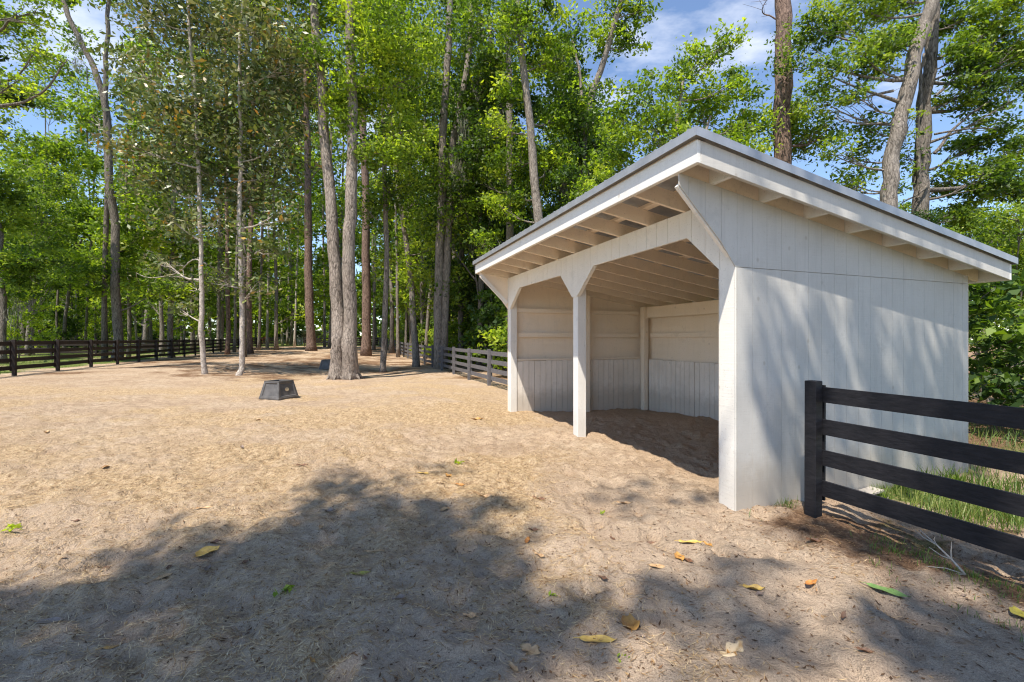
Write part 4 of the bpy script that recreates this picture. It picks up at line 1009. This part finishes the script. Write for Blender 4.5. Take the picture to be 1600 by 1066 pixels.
Q = np.stack([i * na + j, (i + 1) * na + j, (i + 1) * na + j2, i * na + j2], -1).reshape(-1, 4)[:, ::-1]
tri = np.array([(na * nr, (q + 1) % na, q) for q in range(na)])[:, ::-1]
nv = len(co); me.vertices.add(nv); me.vertices.foreach_set("co", co.astype(np.float32).ravel())
me.loops.add(4 * len(Q) + 3 * len(tri)); me.loops.foreach_set("vertex_index", np.concatenate([Q.ravel(), tri.ravel()]).astype(np.int32))
me.polygons.add(len(Q) + len(tri)); me.polygons.foreach_set("loop_start", np.concatenate([np.arange(len(Q)) * 4, 4 * len(Q) + np.arange(len(tri)) * 3]).astype(np.int32))
me.update(calc_edges=True); me.validate()
me.polygons.foreach_set("use_smooth", [True] * len(me.polygons))
BASES = [ground(*q)[:2] for q in ((540, 591), (324, 585), (371, 587), (598, 581), (650, 573), (573, 556), (487, 547), (356, 554), (391, 553))]
def zones(x, y):
    u, v = UV(x, y); d = np.hypot(x, y)
    n1 = fbm(x * .5, y * .5, 51, 4); n2 = fbm(x * 1.7, y * 1.7, 61, 4)
    pad = sm((v + 15.9) / .5) * sm((70.5 - u) / .6) * sm((1.6 - v) / .5 + sm((u - .2) / .4) * sm((6.9 - u) / .2) * 9)
    straw = np.clip(sm((1.6 - x) / 3.2 + .6 * n1) * sm((y - 2.6) / 2.2 + .5 * n1) * (.55 + 1.1 * n1 + .7 * n2), 0, 1)
    straw = straw * (1 - .8 * sm((y - 12.5) / 3) * sm((-x - 9 + 2 * n2) / 3)) * (1 - sm((y - 19) / 8))
    straw = np.maximum(straw, np.clip(.45 * sm((y - 1) / 3) * sm((v + 1.5) / -1.5) + n2 * .5, 0, .5) * sm((12 - y) / 4))
    pine = np.clip(sm((y - 16.5) / 6 + .9 * n1) * (.5 + .9 * n2 + .6 * n1), 0, 1)
    grass = np.zeros_like(x)
    grass = np.maximum(grass, sm((-v - 15.6) / 1.0) * np.clip(.75 + 1.3 * n1, 0, 1))
    grass = np.maximum(grass, sm((u - 69.5) / 2) * np.clip(.9 + .5 * n1, 0, 1))
    rt = sm((v - .45) / .8) * sm((1.2 - u) / 1.0)
    grass = np.maximum(grass, rt * np.clip(.45 + 1.2 * n1 + .9 * n2, 0, 1) * .9)
    pine = np.maximum(pine * (1 - sm((u - 69) / 3)) * (1 - .75 * sm((-v - 15.6) / 1)), sm((v - 1.4) / 1) * np.clip(sm((u - 6.9) / .4) + sm((v - 4.2) / 1), 0, 1) * np.clip(.75 + n1, 0, 1))
    pine = np.maximum(pine, rt * np.clip(.5 + n2 * 1.4, 0, 1))
    edge = 1.25 * np.exp(-(((v - .62) / .62) ** 2)) * sm((.2 - u) / .5)
    pine = np.maximum(pine, edge * np.clip(.75 + 1.2 * n2, 0, 1))
    for bx_, by_ in BASES: pine = np.maximum(pine, 1.1 * np.exp(-((x - bx_) ** 2 + (y - by_) ** 2) / .95 ** 2) * np.clip(.75 + n2, 0, 1))
    dirt = sm((u - .3) / .3) * sm((L - .1 - u) / .2) * sm((v - .15) / .5) * sm((D - v) / .1)
    return straw, grass, pine, dirt
zs_ = zones(co[:, 0], co[:, 1])
ca = me.color_attributes.new("zone", "FLOAT_COLOR", "POINT")
ca.data.foreach_set("color", np.stack(zs_, 1).astype(np.float32).ravel())
m, nt, out = mat("paddock_ground")
co_ = objco(nt); za = N(nt, "ShaderNodeAttribute", attribute_name="zone")
sp = N(nt, "ShaderNodeSeparateColor"); nt.links.new(za.outputs["Color"], sp.inputs[0])
nA = noise(nt, co_, .8, 6, .6); nB = noise(nt, co_, 6, 6, .7); nC = noise(nt, co_, 38, 4, .7); nD = noise(nt, co_, 140, 3, .6); nE = noise(nt, co_, 15, 5, .75)
sand = ramp(nt, nA, [(.3, (.44, .315, .21)), (.5, (.53, .395, .272)), (.72, (.60, .47, .34))])
sand = mix(nt, ramp(nt, nB, [(.44, (0, 0, 0)), (.66, (.75, .75, .75))]), sand, (.31, .215, .145))
sand = mix(nt, ramp(nt, nE, [(.58, (0, 0, 0)), (.72, (.7, .7, .7))]), sand, (.20, .135, .09))
strawc = ramp(nt, nE, [(.33, (.19, .115, .055)), (.46, (.46, .315, .175)), (.6, (.66, .495, .305)), (.75, (.77, .62, .42))])
fib = noise(nt, scaled(nt, co_, (8, 45, 8)), 3, 5, .75); fib2 = noise(nt, scaled(nt, co_, (45, 9, 8)), 3, 5, .75)
strawc = mix(nt, ramp(nt, mth(nt, "MAXIMUM", fib, fib2), [(.57, (0, 0, 0)), (.68, (1, 1, 1))]), strawc, (.68, .535, .37))
strawc = mix(nt, ramp(nt, mth(nt, "MINIMUM", fib, fib2), [(.32, (.9, .9, .9)), (.41, (0, 0, 0))]), strawc, (.15, .09, .05))
cg = N(nt, "ShaderNodeSeparateXYZ"); nt.links.new(co_, cg.inputs[0])
grey = ramp(nt, mth(nt, "ADD", mth(nt, "MULTIPLY", cg.outputs[1], .12), mth(nt, "MULTIPLY", nA, .5)), [(.6, (1, 1, 1)), (1.0, (0, 0, 0))])
sand = mix(nt, mth(nt, "MULTIPLY", grey, .55), sand, mix(nt, nE, (.36, .265, .19), (.54, .43, .325)))
sf = ramp(nt, mth(nt, "ADD", sp.outputs[0], mth(nt, "MULTIPLY", mth(nt, "SUBTRACT", nB, .5), 1.3)), [(.22, (0, 0, 0)), (.74, (.85, .85, .85))])
col = mix(nt, sf, sand, strawc)
pinec = ramp(nt, nE, [(.3, (.085, .045, .026)), (.5, (.20, .115, .065)), (.68, (.38, .25, .15))])
pf = ramp(nt, mth(nt, "ADD", sp.outputs[2], mth(nt, "MULTIPLY", mth(nt, "SUBTRACT", nB, .5), .9)), [(.25, (0, 0, 0)), (.75, (.95, .95, .95))])
col = mix(nt, pf, col, pinec)
grc = ramp(nt, nE, [(.3, (.06, .085, .02)), (.5, (.14, .18, .045)), (.7, (.30, .31, .11))])
gf = ramp(nt, mth(nt, "ADD", sp.outputs[1], mth(nt, "MULTIPLY", mth(nt, "SUBTRACT", nB, .5), .8)), [(.3, (0, 0, 0)), (.7, (1, 1, 1))])
col = mix(nt, gf, col, grc)
col = mix(nt, mth(nt, "MULTIPLY", za.outputs["Alpha"], .8), col, mix(nt, nE, (.40, .27, .165), (.60, .45, .31)))
speck = ramp(nt, nC, [(.60, (0, 0, 0)), (.66, (1, 1, 1))])
col = mix(nt, mth(nt, "MULTIPLY", speck, .8), col, (.11, .07, .045))
grain = ramp(nt, nD, [(.3, (.72, .72, .72)), (.7, (1.25, 1.25, 1.25))])
col = mix(nt, 1.0, col, grain, "MULTIPLY")
hb = mth(nt, "ADD", mth(nt, "MULTIPLY", nB, 1.2), mth(nt, "ADD", mth(nt, "MULTIPLY", nE, .9), mth(nt, "ADD", mth(nt, "MULTIPLY", nC, .5), mth(nt, "MULTIPLY", nD, .2))))
princ(nt, out, col, .95, bump(nt, hb, 1.0, .06), .1)
me.materials.append(m)
go = bpy.data.objects.new("ground", me); COL.objects.link(go); go["kind"] = "structure"
def surf(x, y): return base_z(x, y) + micro(x, y)

# ------------------------------------------------------------------ straw and litter strewn over the ground
rg = np.random.RandomState(31)
def strewn(name, n, weight, ln, wd, m, lift=.004, tilt=.12, ymax=15):
    Xs, Ys = [], []; tot = 0
    while tot < n:
        k = 60000; r = 2.0 + (ymax - 2.0) * rg.rand(k) ** 1.25; a = (rg.rand(k) - .5) * 1.75
        x = r * np.sin(a); y = r * np.cos(a); keep = rg.rand(k) < weight(x, y)
        Xs.append(x[keep]); Ys.append(y[keep]); tot += keep.sum()
        if keep.sum() == 0: break
    x = np.concatenate(Xs)[:n]; y = np.concatenate(Ys)[:n]; n = len(x)
    z = surf(x, y) + lift; a = rg.rand(n) * 6.283; l = ln * (.4 + .9 * rg.rand(n)) ; w_ = wd * (.6 + .8 * rg.rand(n))
    d = np.stack([np.cos(a), np.sin(a), (rg.rand(n) - .35) * tilt * 2], 1); s = np.stack([-np.sin(a), np.cos(a), 0 * a], 1)
    c = np.stack([x, y, z], 1); V = np.empty((n, 4, 3))
    V[:, 0] = c - d * (l / 2)[:, None]; V[:, 2] = c + d * (l / 2)[:, None]
    bend = s * ((rg.rand(n) - .5) * l * .25)[:, None]
    V[:, 1] = c + s * w_[:, None] / 2 + bend; V[:, 3] = c - s * w_[:, None] / 2 + bend
    e = surf(V[:, 0, 0], V[:, 0, 1]); V[:, 0, 2] = np.maximum(V[:, 0, 2], e + .001); e = surf(V[:, 2, 0], V[:, 2, 1]); V[:, 2, 2] = np.maximum(V[:, 2, 2], e + .001)
    o = quads(name, V, rg.rand(n), m, None, np.array([0., 0, 0])); o["kind"] = "stuff"; return o
def w_straw(x, y):
    st, gr, pi, di = zones(x, y); return np.clip(st * 1.0 + .06, 0, 1) * (1 - di) * (1 - .85 * sm((x - .3) / 1.2))
strewn("straw", 80000, w_straw, .075, .0036, M["straw"], .006, .22, 17)
def w_lit(x, y):
    st, gr, pi, di = zones(x, y); u, v = UV(x, y)
    return np.clip(.12 + .25 * st + .8 * pi + sum(.9 * np.exp(-((x - bx_) ** 2 + (y - by_) ** 2) / 1.1 ** 2) for bx_, by_ in BASES) + .9 * np.exp(-(((v - .75) / .5) ** 2)) * (u < .1), 0, 1) * (1 - .8 * di)
strewn("litter", 26000, w_lit, .036, .011, M["litter"], .004, .25, 24)
def pick(x, y): return ((x, y),)
# grass right of the shed and in the fields
def grass_blades(name, pts, hgt, wd):
    x, y = pts; n = len(x); z = surf(x, y) - .005; a = rg.rand(n) * 6.283; h = hgt * (.4 + .9 * rg.rand(n))
    d = np.stack([np.cos(a), np.sin(a), 0 * a], 1); le = (rg.rand(n)[:, None] * .8 * h[:, None]) * np.stack([np.cos(a + 1.2), np.sin(a + 1.2), 0 * a], 1)
    c = np.stack([x, y, z], 1); V = np.empty((n, 4, 3)); up = np.stack([0 * h, 0 * h, h], 1)
    V[:, 0] = c; V[:, 1] = c + d * wd / 2 + up * .45 + le * .25; V[:, 2] = c + up + le; V[:, 3] = c - d * wd / 2 + up * .45 + le * .25
    o = quads(name, V, np.clip(.15 + .6 * rg.rand(n) + .2 * (h / hgt - .5), 0, 1), M["grass"], None, np.array([0., 0, 0])); o["kind"] = "stuff"
def scatter_uv(n, u0, u1, v0, v1, dens):
    u = u0 + (u1 - u0) * rg.rand(n * 6); v = v0 + (v1 - v0) * rg.rand(n * 6); q = C0[:, None] + UU[:, None] * u + VV[:, None] * v
    k = rg.rand(n * 6) < dens(q[0], q[1]); return q[0][k][:n], q[1][k][:n]
def dg(x, y):
    u, v = UV(x, y)
    return np.clip(fbm(x * 1.6, y * 1.6, 71, 3) * 2.2 + .25, 0, 1) * (1 - ((u > -.02) & (u < L + .1) & (v < D + .1)))
x, y = scatter_uv(8500, -4.5, -.03, .85, 5.5, dg); grass_blades("grass", (x, y), .22, .010)
x, y = scatter_uv(2600, -4, 2.0, 4.2, 12, dg); grass_blades("grass", (x, y), .22, .011)
x, y = scatter_uv(700, -2.2, -.02, -.1, .75, lambda x, y: np.clip(fbm(x * 2.5, y * 2.5, 75, 3) * 2.2, 0, 1) * .8); grass_blades("grass", (x, y), .06, .005)
x, y = scatter_uv(420, -.16, -.015, .0, 4.0, lambda x, y: np.clip(fbm(x * 3.5, y * 3.5, 79, 3) * 2.6 + .1, 0, 1)); grass_blades("grass", (x, y), .11, .006)
x, y = scatter_uv(9000, 12, 60, -40, -15.9, lambda x, y: np.clip(fbm(x * .5, y * .5, 73, 3) * 1.6 + .5, 0, 1)); grass_blades("grass", (x, y), .16, .02)
x, y = scatter_uv(5000, 70.8, 110, -30, 4, lambda x, y: 0 * x + 1); grass_blades("grass", (x, y), .14, .03)

# ------------------------------------------------------------------ single fallen leaves
LC = {"yellow": ((.54, .36, .09), (.38, .22, .06)), "amber": ((.44, .23, .06), (.27, .12, .035)), "orange": ((.47, .20, .05), (.30, .115, .03)), "tan": ((.45, .29, .15), (.33, .19, .09)),
      "pale": ((.60, .46, .28), (.42, .26, .12)), "brown": ((.17, .085, .045), (.09, .045, .025)), "grey": ((.24, .18, .14), (.16, .115, .09)), "green": ((.17, .27, .08), (.10, .19, .05)), "olive": ((.36, .30, .05), (.2, .19, .04))}
for k, (a, b) in LC.items():
    m, nt, out = mat(k + "_fallen_leaf"); c_ = objco(nt)
    n = noise(nt, c_, 22, 5, .7); n2 = noise(nt, c_, 90, 3, .6)
    colr = ramp(nt, n, [(.35, b), (.55, a)]); colr = mix(nt, ramp(nt, n2, [(.64, (0, 0, 0)), (.7, (1, 1, 1))]), colr, tuple(q * .35 for q in b))
    princ(nt, out, colr, .55, bump(nt, n2, .3, .002), .35); M["lf_" + k] = m
def fallen(px, py, lpx, colr, label, ang_=None, asp=.42, curl=.5, group="fallen leaves on the sand", lobed=False):
    g = ground(px, py); x, y = g[0], g[1]; Ln = lpx / F * y
    r_ = np.random.RandomState(int(px * 7 + py)); a = r_.rand() * 6.28 if ang_ is None else math.radians(ang_)
    if ang_ is None or abs(math.sin(a)) > .5: Ln *= 1.25
    nl, nw = 13, 7; z0 = float(surf(np.array([x]), np.array([y]))[0]) + .004
    W_ = Ln * asp; vs, fs = [], []
    for i_ in range(nl):
        t = i_ / (nl - 1); pw = (math.sin(math.pi * t ** .85) ** .75) * (1 - .15 * t) + .01
        if lobed: pw *= .6 + .5 * abs(math.sin(t * 7.5))
        for k in range(nw):
            s = (k / (nw - 1) - .5) * 2
            lx = (t - .5) * Ln; ly = s * W_ / 2 * pw
            wav = .012 * math.sin(9 * t + 2 * s) * abs(s) * Ln / .15
            lz = abs(s) ** 1.6 * W_ * .32 * curl * pw + (2 * t - 1) ** 2 * Ln * .14 * curl + wav * curl
            X_ = x + lx * math.cos(a) - ly * math.sin(a); Y_ = y + lx * math.sin(a) + ly * math.cos(a)
            zz = float(surf(np.array([X_]), np.array([Y_]))[0]) + .003
            vs.append((X_, Y_, max(zz, z0 + lz)))
    for i_ in range(nl - 1):
        for k in range(nw - 1): fs.append((i_ * nw + k, (i_ + 1) * nw + k, (i_ + 1) * nw + k + 1, i_ * nw + k + 1))
    mb = MB(); mb.add(vs, fs)
    e = np.array(vs[nw // 2]); dd = np.array([-math.cos(a), -math.sin(a), -.08])
    mb.tube([e, e + dd * Ln * .08 + (0, 0, .003), e + dd * Ln * .18], [.0028, .002, .0015], 5)
    o = mb.build("fallen_leaf", M["lf_" + colr], None, True, (x, y, z0)); tag(o, label, "leaf", group)
FL = [(325, 863, 30, "yellow", "broad crumpled yellow leaf at the edge of the big tree shadow, straw side", 70, .75, .5),
      (257, 903, 19, "tan", "small oval tan leaf standing out in the shade at lower left", 60, .5, .3),
      (77, 971, 40, "grey", "large flat grey-brown leaf in the shade at the far lower left", 10, .5, .3),
      (200, 1006, 48, "amber", "amber leaf tucked into a dark hollow at the lower left corner", 40, .4, .8),
      (562, 896, 34, "olive", "long olive-yellow leaf with brown stalk in the shade at lower middle", 20, .32, .4),
      (587, 862, 28, "tan", "thin tan leaf edge in the shade just above the olive leaf", 5, .25, .5),
      (985, 968, 34, "amber", "curled amber-brown leaf standing up, right of the long yellow leaf", 80, .7, 1.0),
      (935, 998, 58, "yellow", "long bright yellow leaf lying flat at the bottom middle", -3, .34, .35),
      (1145, 1016, 46, "pale", "large pale torn leaf at the bottom right of centre", 35, .5, .8, True),
      (830, 1012, 34, "tan", "torn lobed pinkish-tan leaf at the shadow's right edge", -30, .7, .5, True),
      (1080, 851, 38, "yellow", "narrow yellow leaf on lit sand in front of the shed corner", -4, .28, .5),
      (1061, 872, 22, "amber", "upright amber leaf touching a brown one, below the narrow yellow leaf", 85, .55, .6),
      (1074, 876, 18, "brown", "small brown leaf touching an upright amber leaf", -50, .4, .7),
      (1027, 890, 24, "tan", "oval tan leaf left of the amber and brown pair", -20, .55, .4),
      (1178, 916, 32, "yellow", "twisted yellow-brown leaf at the tip of a soft shadow right of centre", -10, .4, .9),
      (1268, 916, 22, "orange", "bright orange leaf on the lit sand at lower right", 15, .6, .6),
      (1388, 928, 42, "green", "fresh green leaf on the sand at lower right", -45, .38, .3),
      (1592, 962, 30, "olive", "dull yellow leaf cut by the right frame edge", 60, .6, .5),
      (843, 786, 22, "brown", "dark brown leaf on lit sand below the middle post", -25, .35, .9),
      (757, 772, 40, "tan", "flat curled tan leaf with dark ends, left of the dark brown leaf", -6, .25, .9),
      (717, 757, 20, "orange", "small orange leaf on lit sand straight left of the middle post", 0, .4, .7),
      (695, 795, 15, "tan", "tiny tan leaf at the top edge of the big shadow", 60, .6, .4),
      (663, 742, 19, "yellow", "small pale yellow leaf left of the orange one on open sand", -8, .3, .4),
      (824, 841, 14, "orange", "little orange-brown leaf inside the dappled patch at picture centre", 70, .5, .8),
      (320, 799, 24, "tan", "straw-coloured leaf on the straw, above the crumpled yellow leaf", 20, .35, .6),
      (472, 731, 18, "brown", "small reddish-brown leaf on the sunlit straw below the jump block", 0, .4, .8),
      (1013, 854, 26, "brown", "thin brown leaf edge on lit sand left of the narrow yellow leaf", 5, .2, .6),
      (976, 785, 24, "tan", "thin tan leaf in the soft shade before the open bay", -5, .22, .7)]
for f in FL: fallen(*f[:4], f[4], f[5], f[6], f[7], lobed=len(f) > 8)

r0_ = np.random.RandomState(8)
for k in range(34):
    px, py = 60 + 1480 * r0_.rand(), 655 + 390 * r0_.rand() ** 1.1
    if px > 880 and py < 810: continue
    fallen(px, py, 9 + 8 * r0_.rand() * (py / 800), ["brown", "tan", "brown", "grey", "amber"][k % 5], "small curled dry leaf, one of many tiny ones strewn over the sand", None, .35 + .2 * r0_.rand(), .9, "tiny dry leaves strewn over the sand")

def sprig(px, py, n, ln, label, colr="leaf_bright"):
    g = ground(px, py); r_ = np.random.RandomState(int(px + 3 * py)); z0 = float(surf(np.array([g[0]]), np.array([g[1]]))[0])
    root = thing("green_sprig", (g[0], g[1], z0), label, "sprig", "green sprigs on the sand")
    V = []; c = np.array([g[0], g[1], z0])
    mb = MB(); mb.tube([c, c + (ln * .5, ln * .1, ln * .2), c + (ln, 0, ln * .12)], [.002, .0018, .001], 5); mb.build("stem", M["twig"], root)
    p = c + np.stack([(r_.rand(n)) * ln, (r_.rand(n) - .5) * ln * .5, ln * .05 + r_.rand(n) * ln * .35], 1)
    quads("leaves", leaf_quads(p, ln * .45, ln * .2, r_, 1.0), .5 + .5 * r_.rand(n), M[colr], root)
sprig(710, 727, 14, .12, "small green sprig on lit sand left of the middle post")
sprig(432, 930, 18, .14, "green sprig lying in the deep shade at lower left", "leaf_mid")
sprig(855, 931, 6, .06, "tiny green sprig on the lit patch beside the big shadow")
sprig(966, 1023, 6, .07, "tiny green leaflet sprig right of the long yellow leaf at the bottom")
sprig(12, 836, 10, .14, "bright green sprig on straw at the left frame edge")
sprig(934, 803, 7, .08, "small green sprig on lit sand right below the middle post")

# dead branch near the fence
g = ground(1508, 905); c = np.array([g[0], g[1], float(surf(np.array([g[0]]), np.array([g[1]]))[0]) + .01])
root = thing("dead_branch", c, "forked grey dead branch lying under the black fence's lowest board", "branch")
mb = MB(); r_ = np.random.RandomState(4)
main = [c, c + (.02, .12, .05), c + (.03, .25, .10), c + (.0, .36, .17)]
mb.tube(main, [.009, .008, .006, .003], 6)
for s, e in ((1, (.10, .10, .12)), (1, (-.12, .10, .07)), (2, (.12, .14, .02)), (2, (-.1, .12, .09)), (0, (-.2, .06, .01)), (0, (-.26, .12, .015))):
    a_ = main[s]; b_ = a_ + np.array(e) * .8; mb.tube([a_, (a_ + b_) / 2 + r_.normal(size=3) * .012, b_], [.006, .004, .002], 5)
mb.build("branch_wood", M["twig"], root, True)
# plants at the foot of the side wall
def spiky(px, Y, n, h, label, wd=.03, spread=.8):
    x = (px - 800) / F * Y; z = float(surf(np.array([x]), np.array([Y]))[0]); root = thing("wall_plant", (x, Y, z), label, "plant")
    r_ = np.random.RandomState(int(px)); V = []
    for k in range(n):
        a = r_.rand() * 6.28; sp_ = spread * r_.rand() * h; hh = h * (.6 + .4 * r_.rand()); b = np.array([x, Y, z]); d_ = np.array([math.cos(a) * sp_, math.sin(a) * sp_, hh]); s_ = np.array([-math.sin(a), math.cos(a), 0]) * wd / 2
        V.append([b, b + d_ * .5 + s_, b + d_, b + d_ * .5 - s_])
    quads("blades", np.array(V), .2 + .5 * r_.rand(n), M["leaf_mid"], root)
    mb = MB(); mb.tube([(x, Y, z - .02), (x + .02, Y, z + h * .4)], [.012, .006], 6); mb.build("stem", M["twig"], root)
spiky(1497, 5.25, 26, .20, "spiky dark green plant at the back corner of the side wall", .028, .5)
spiky(1466, 5.1, 12, .24, "thin weedy plant with drooping blades left of the spiky plant", .016, 1.0)
spiky(1385, 4.95, 22, .12, "low tuft of greyish weeds at the foot of the side wall by the loose board", .01, 1.0)
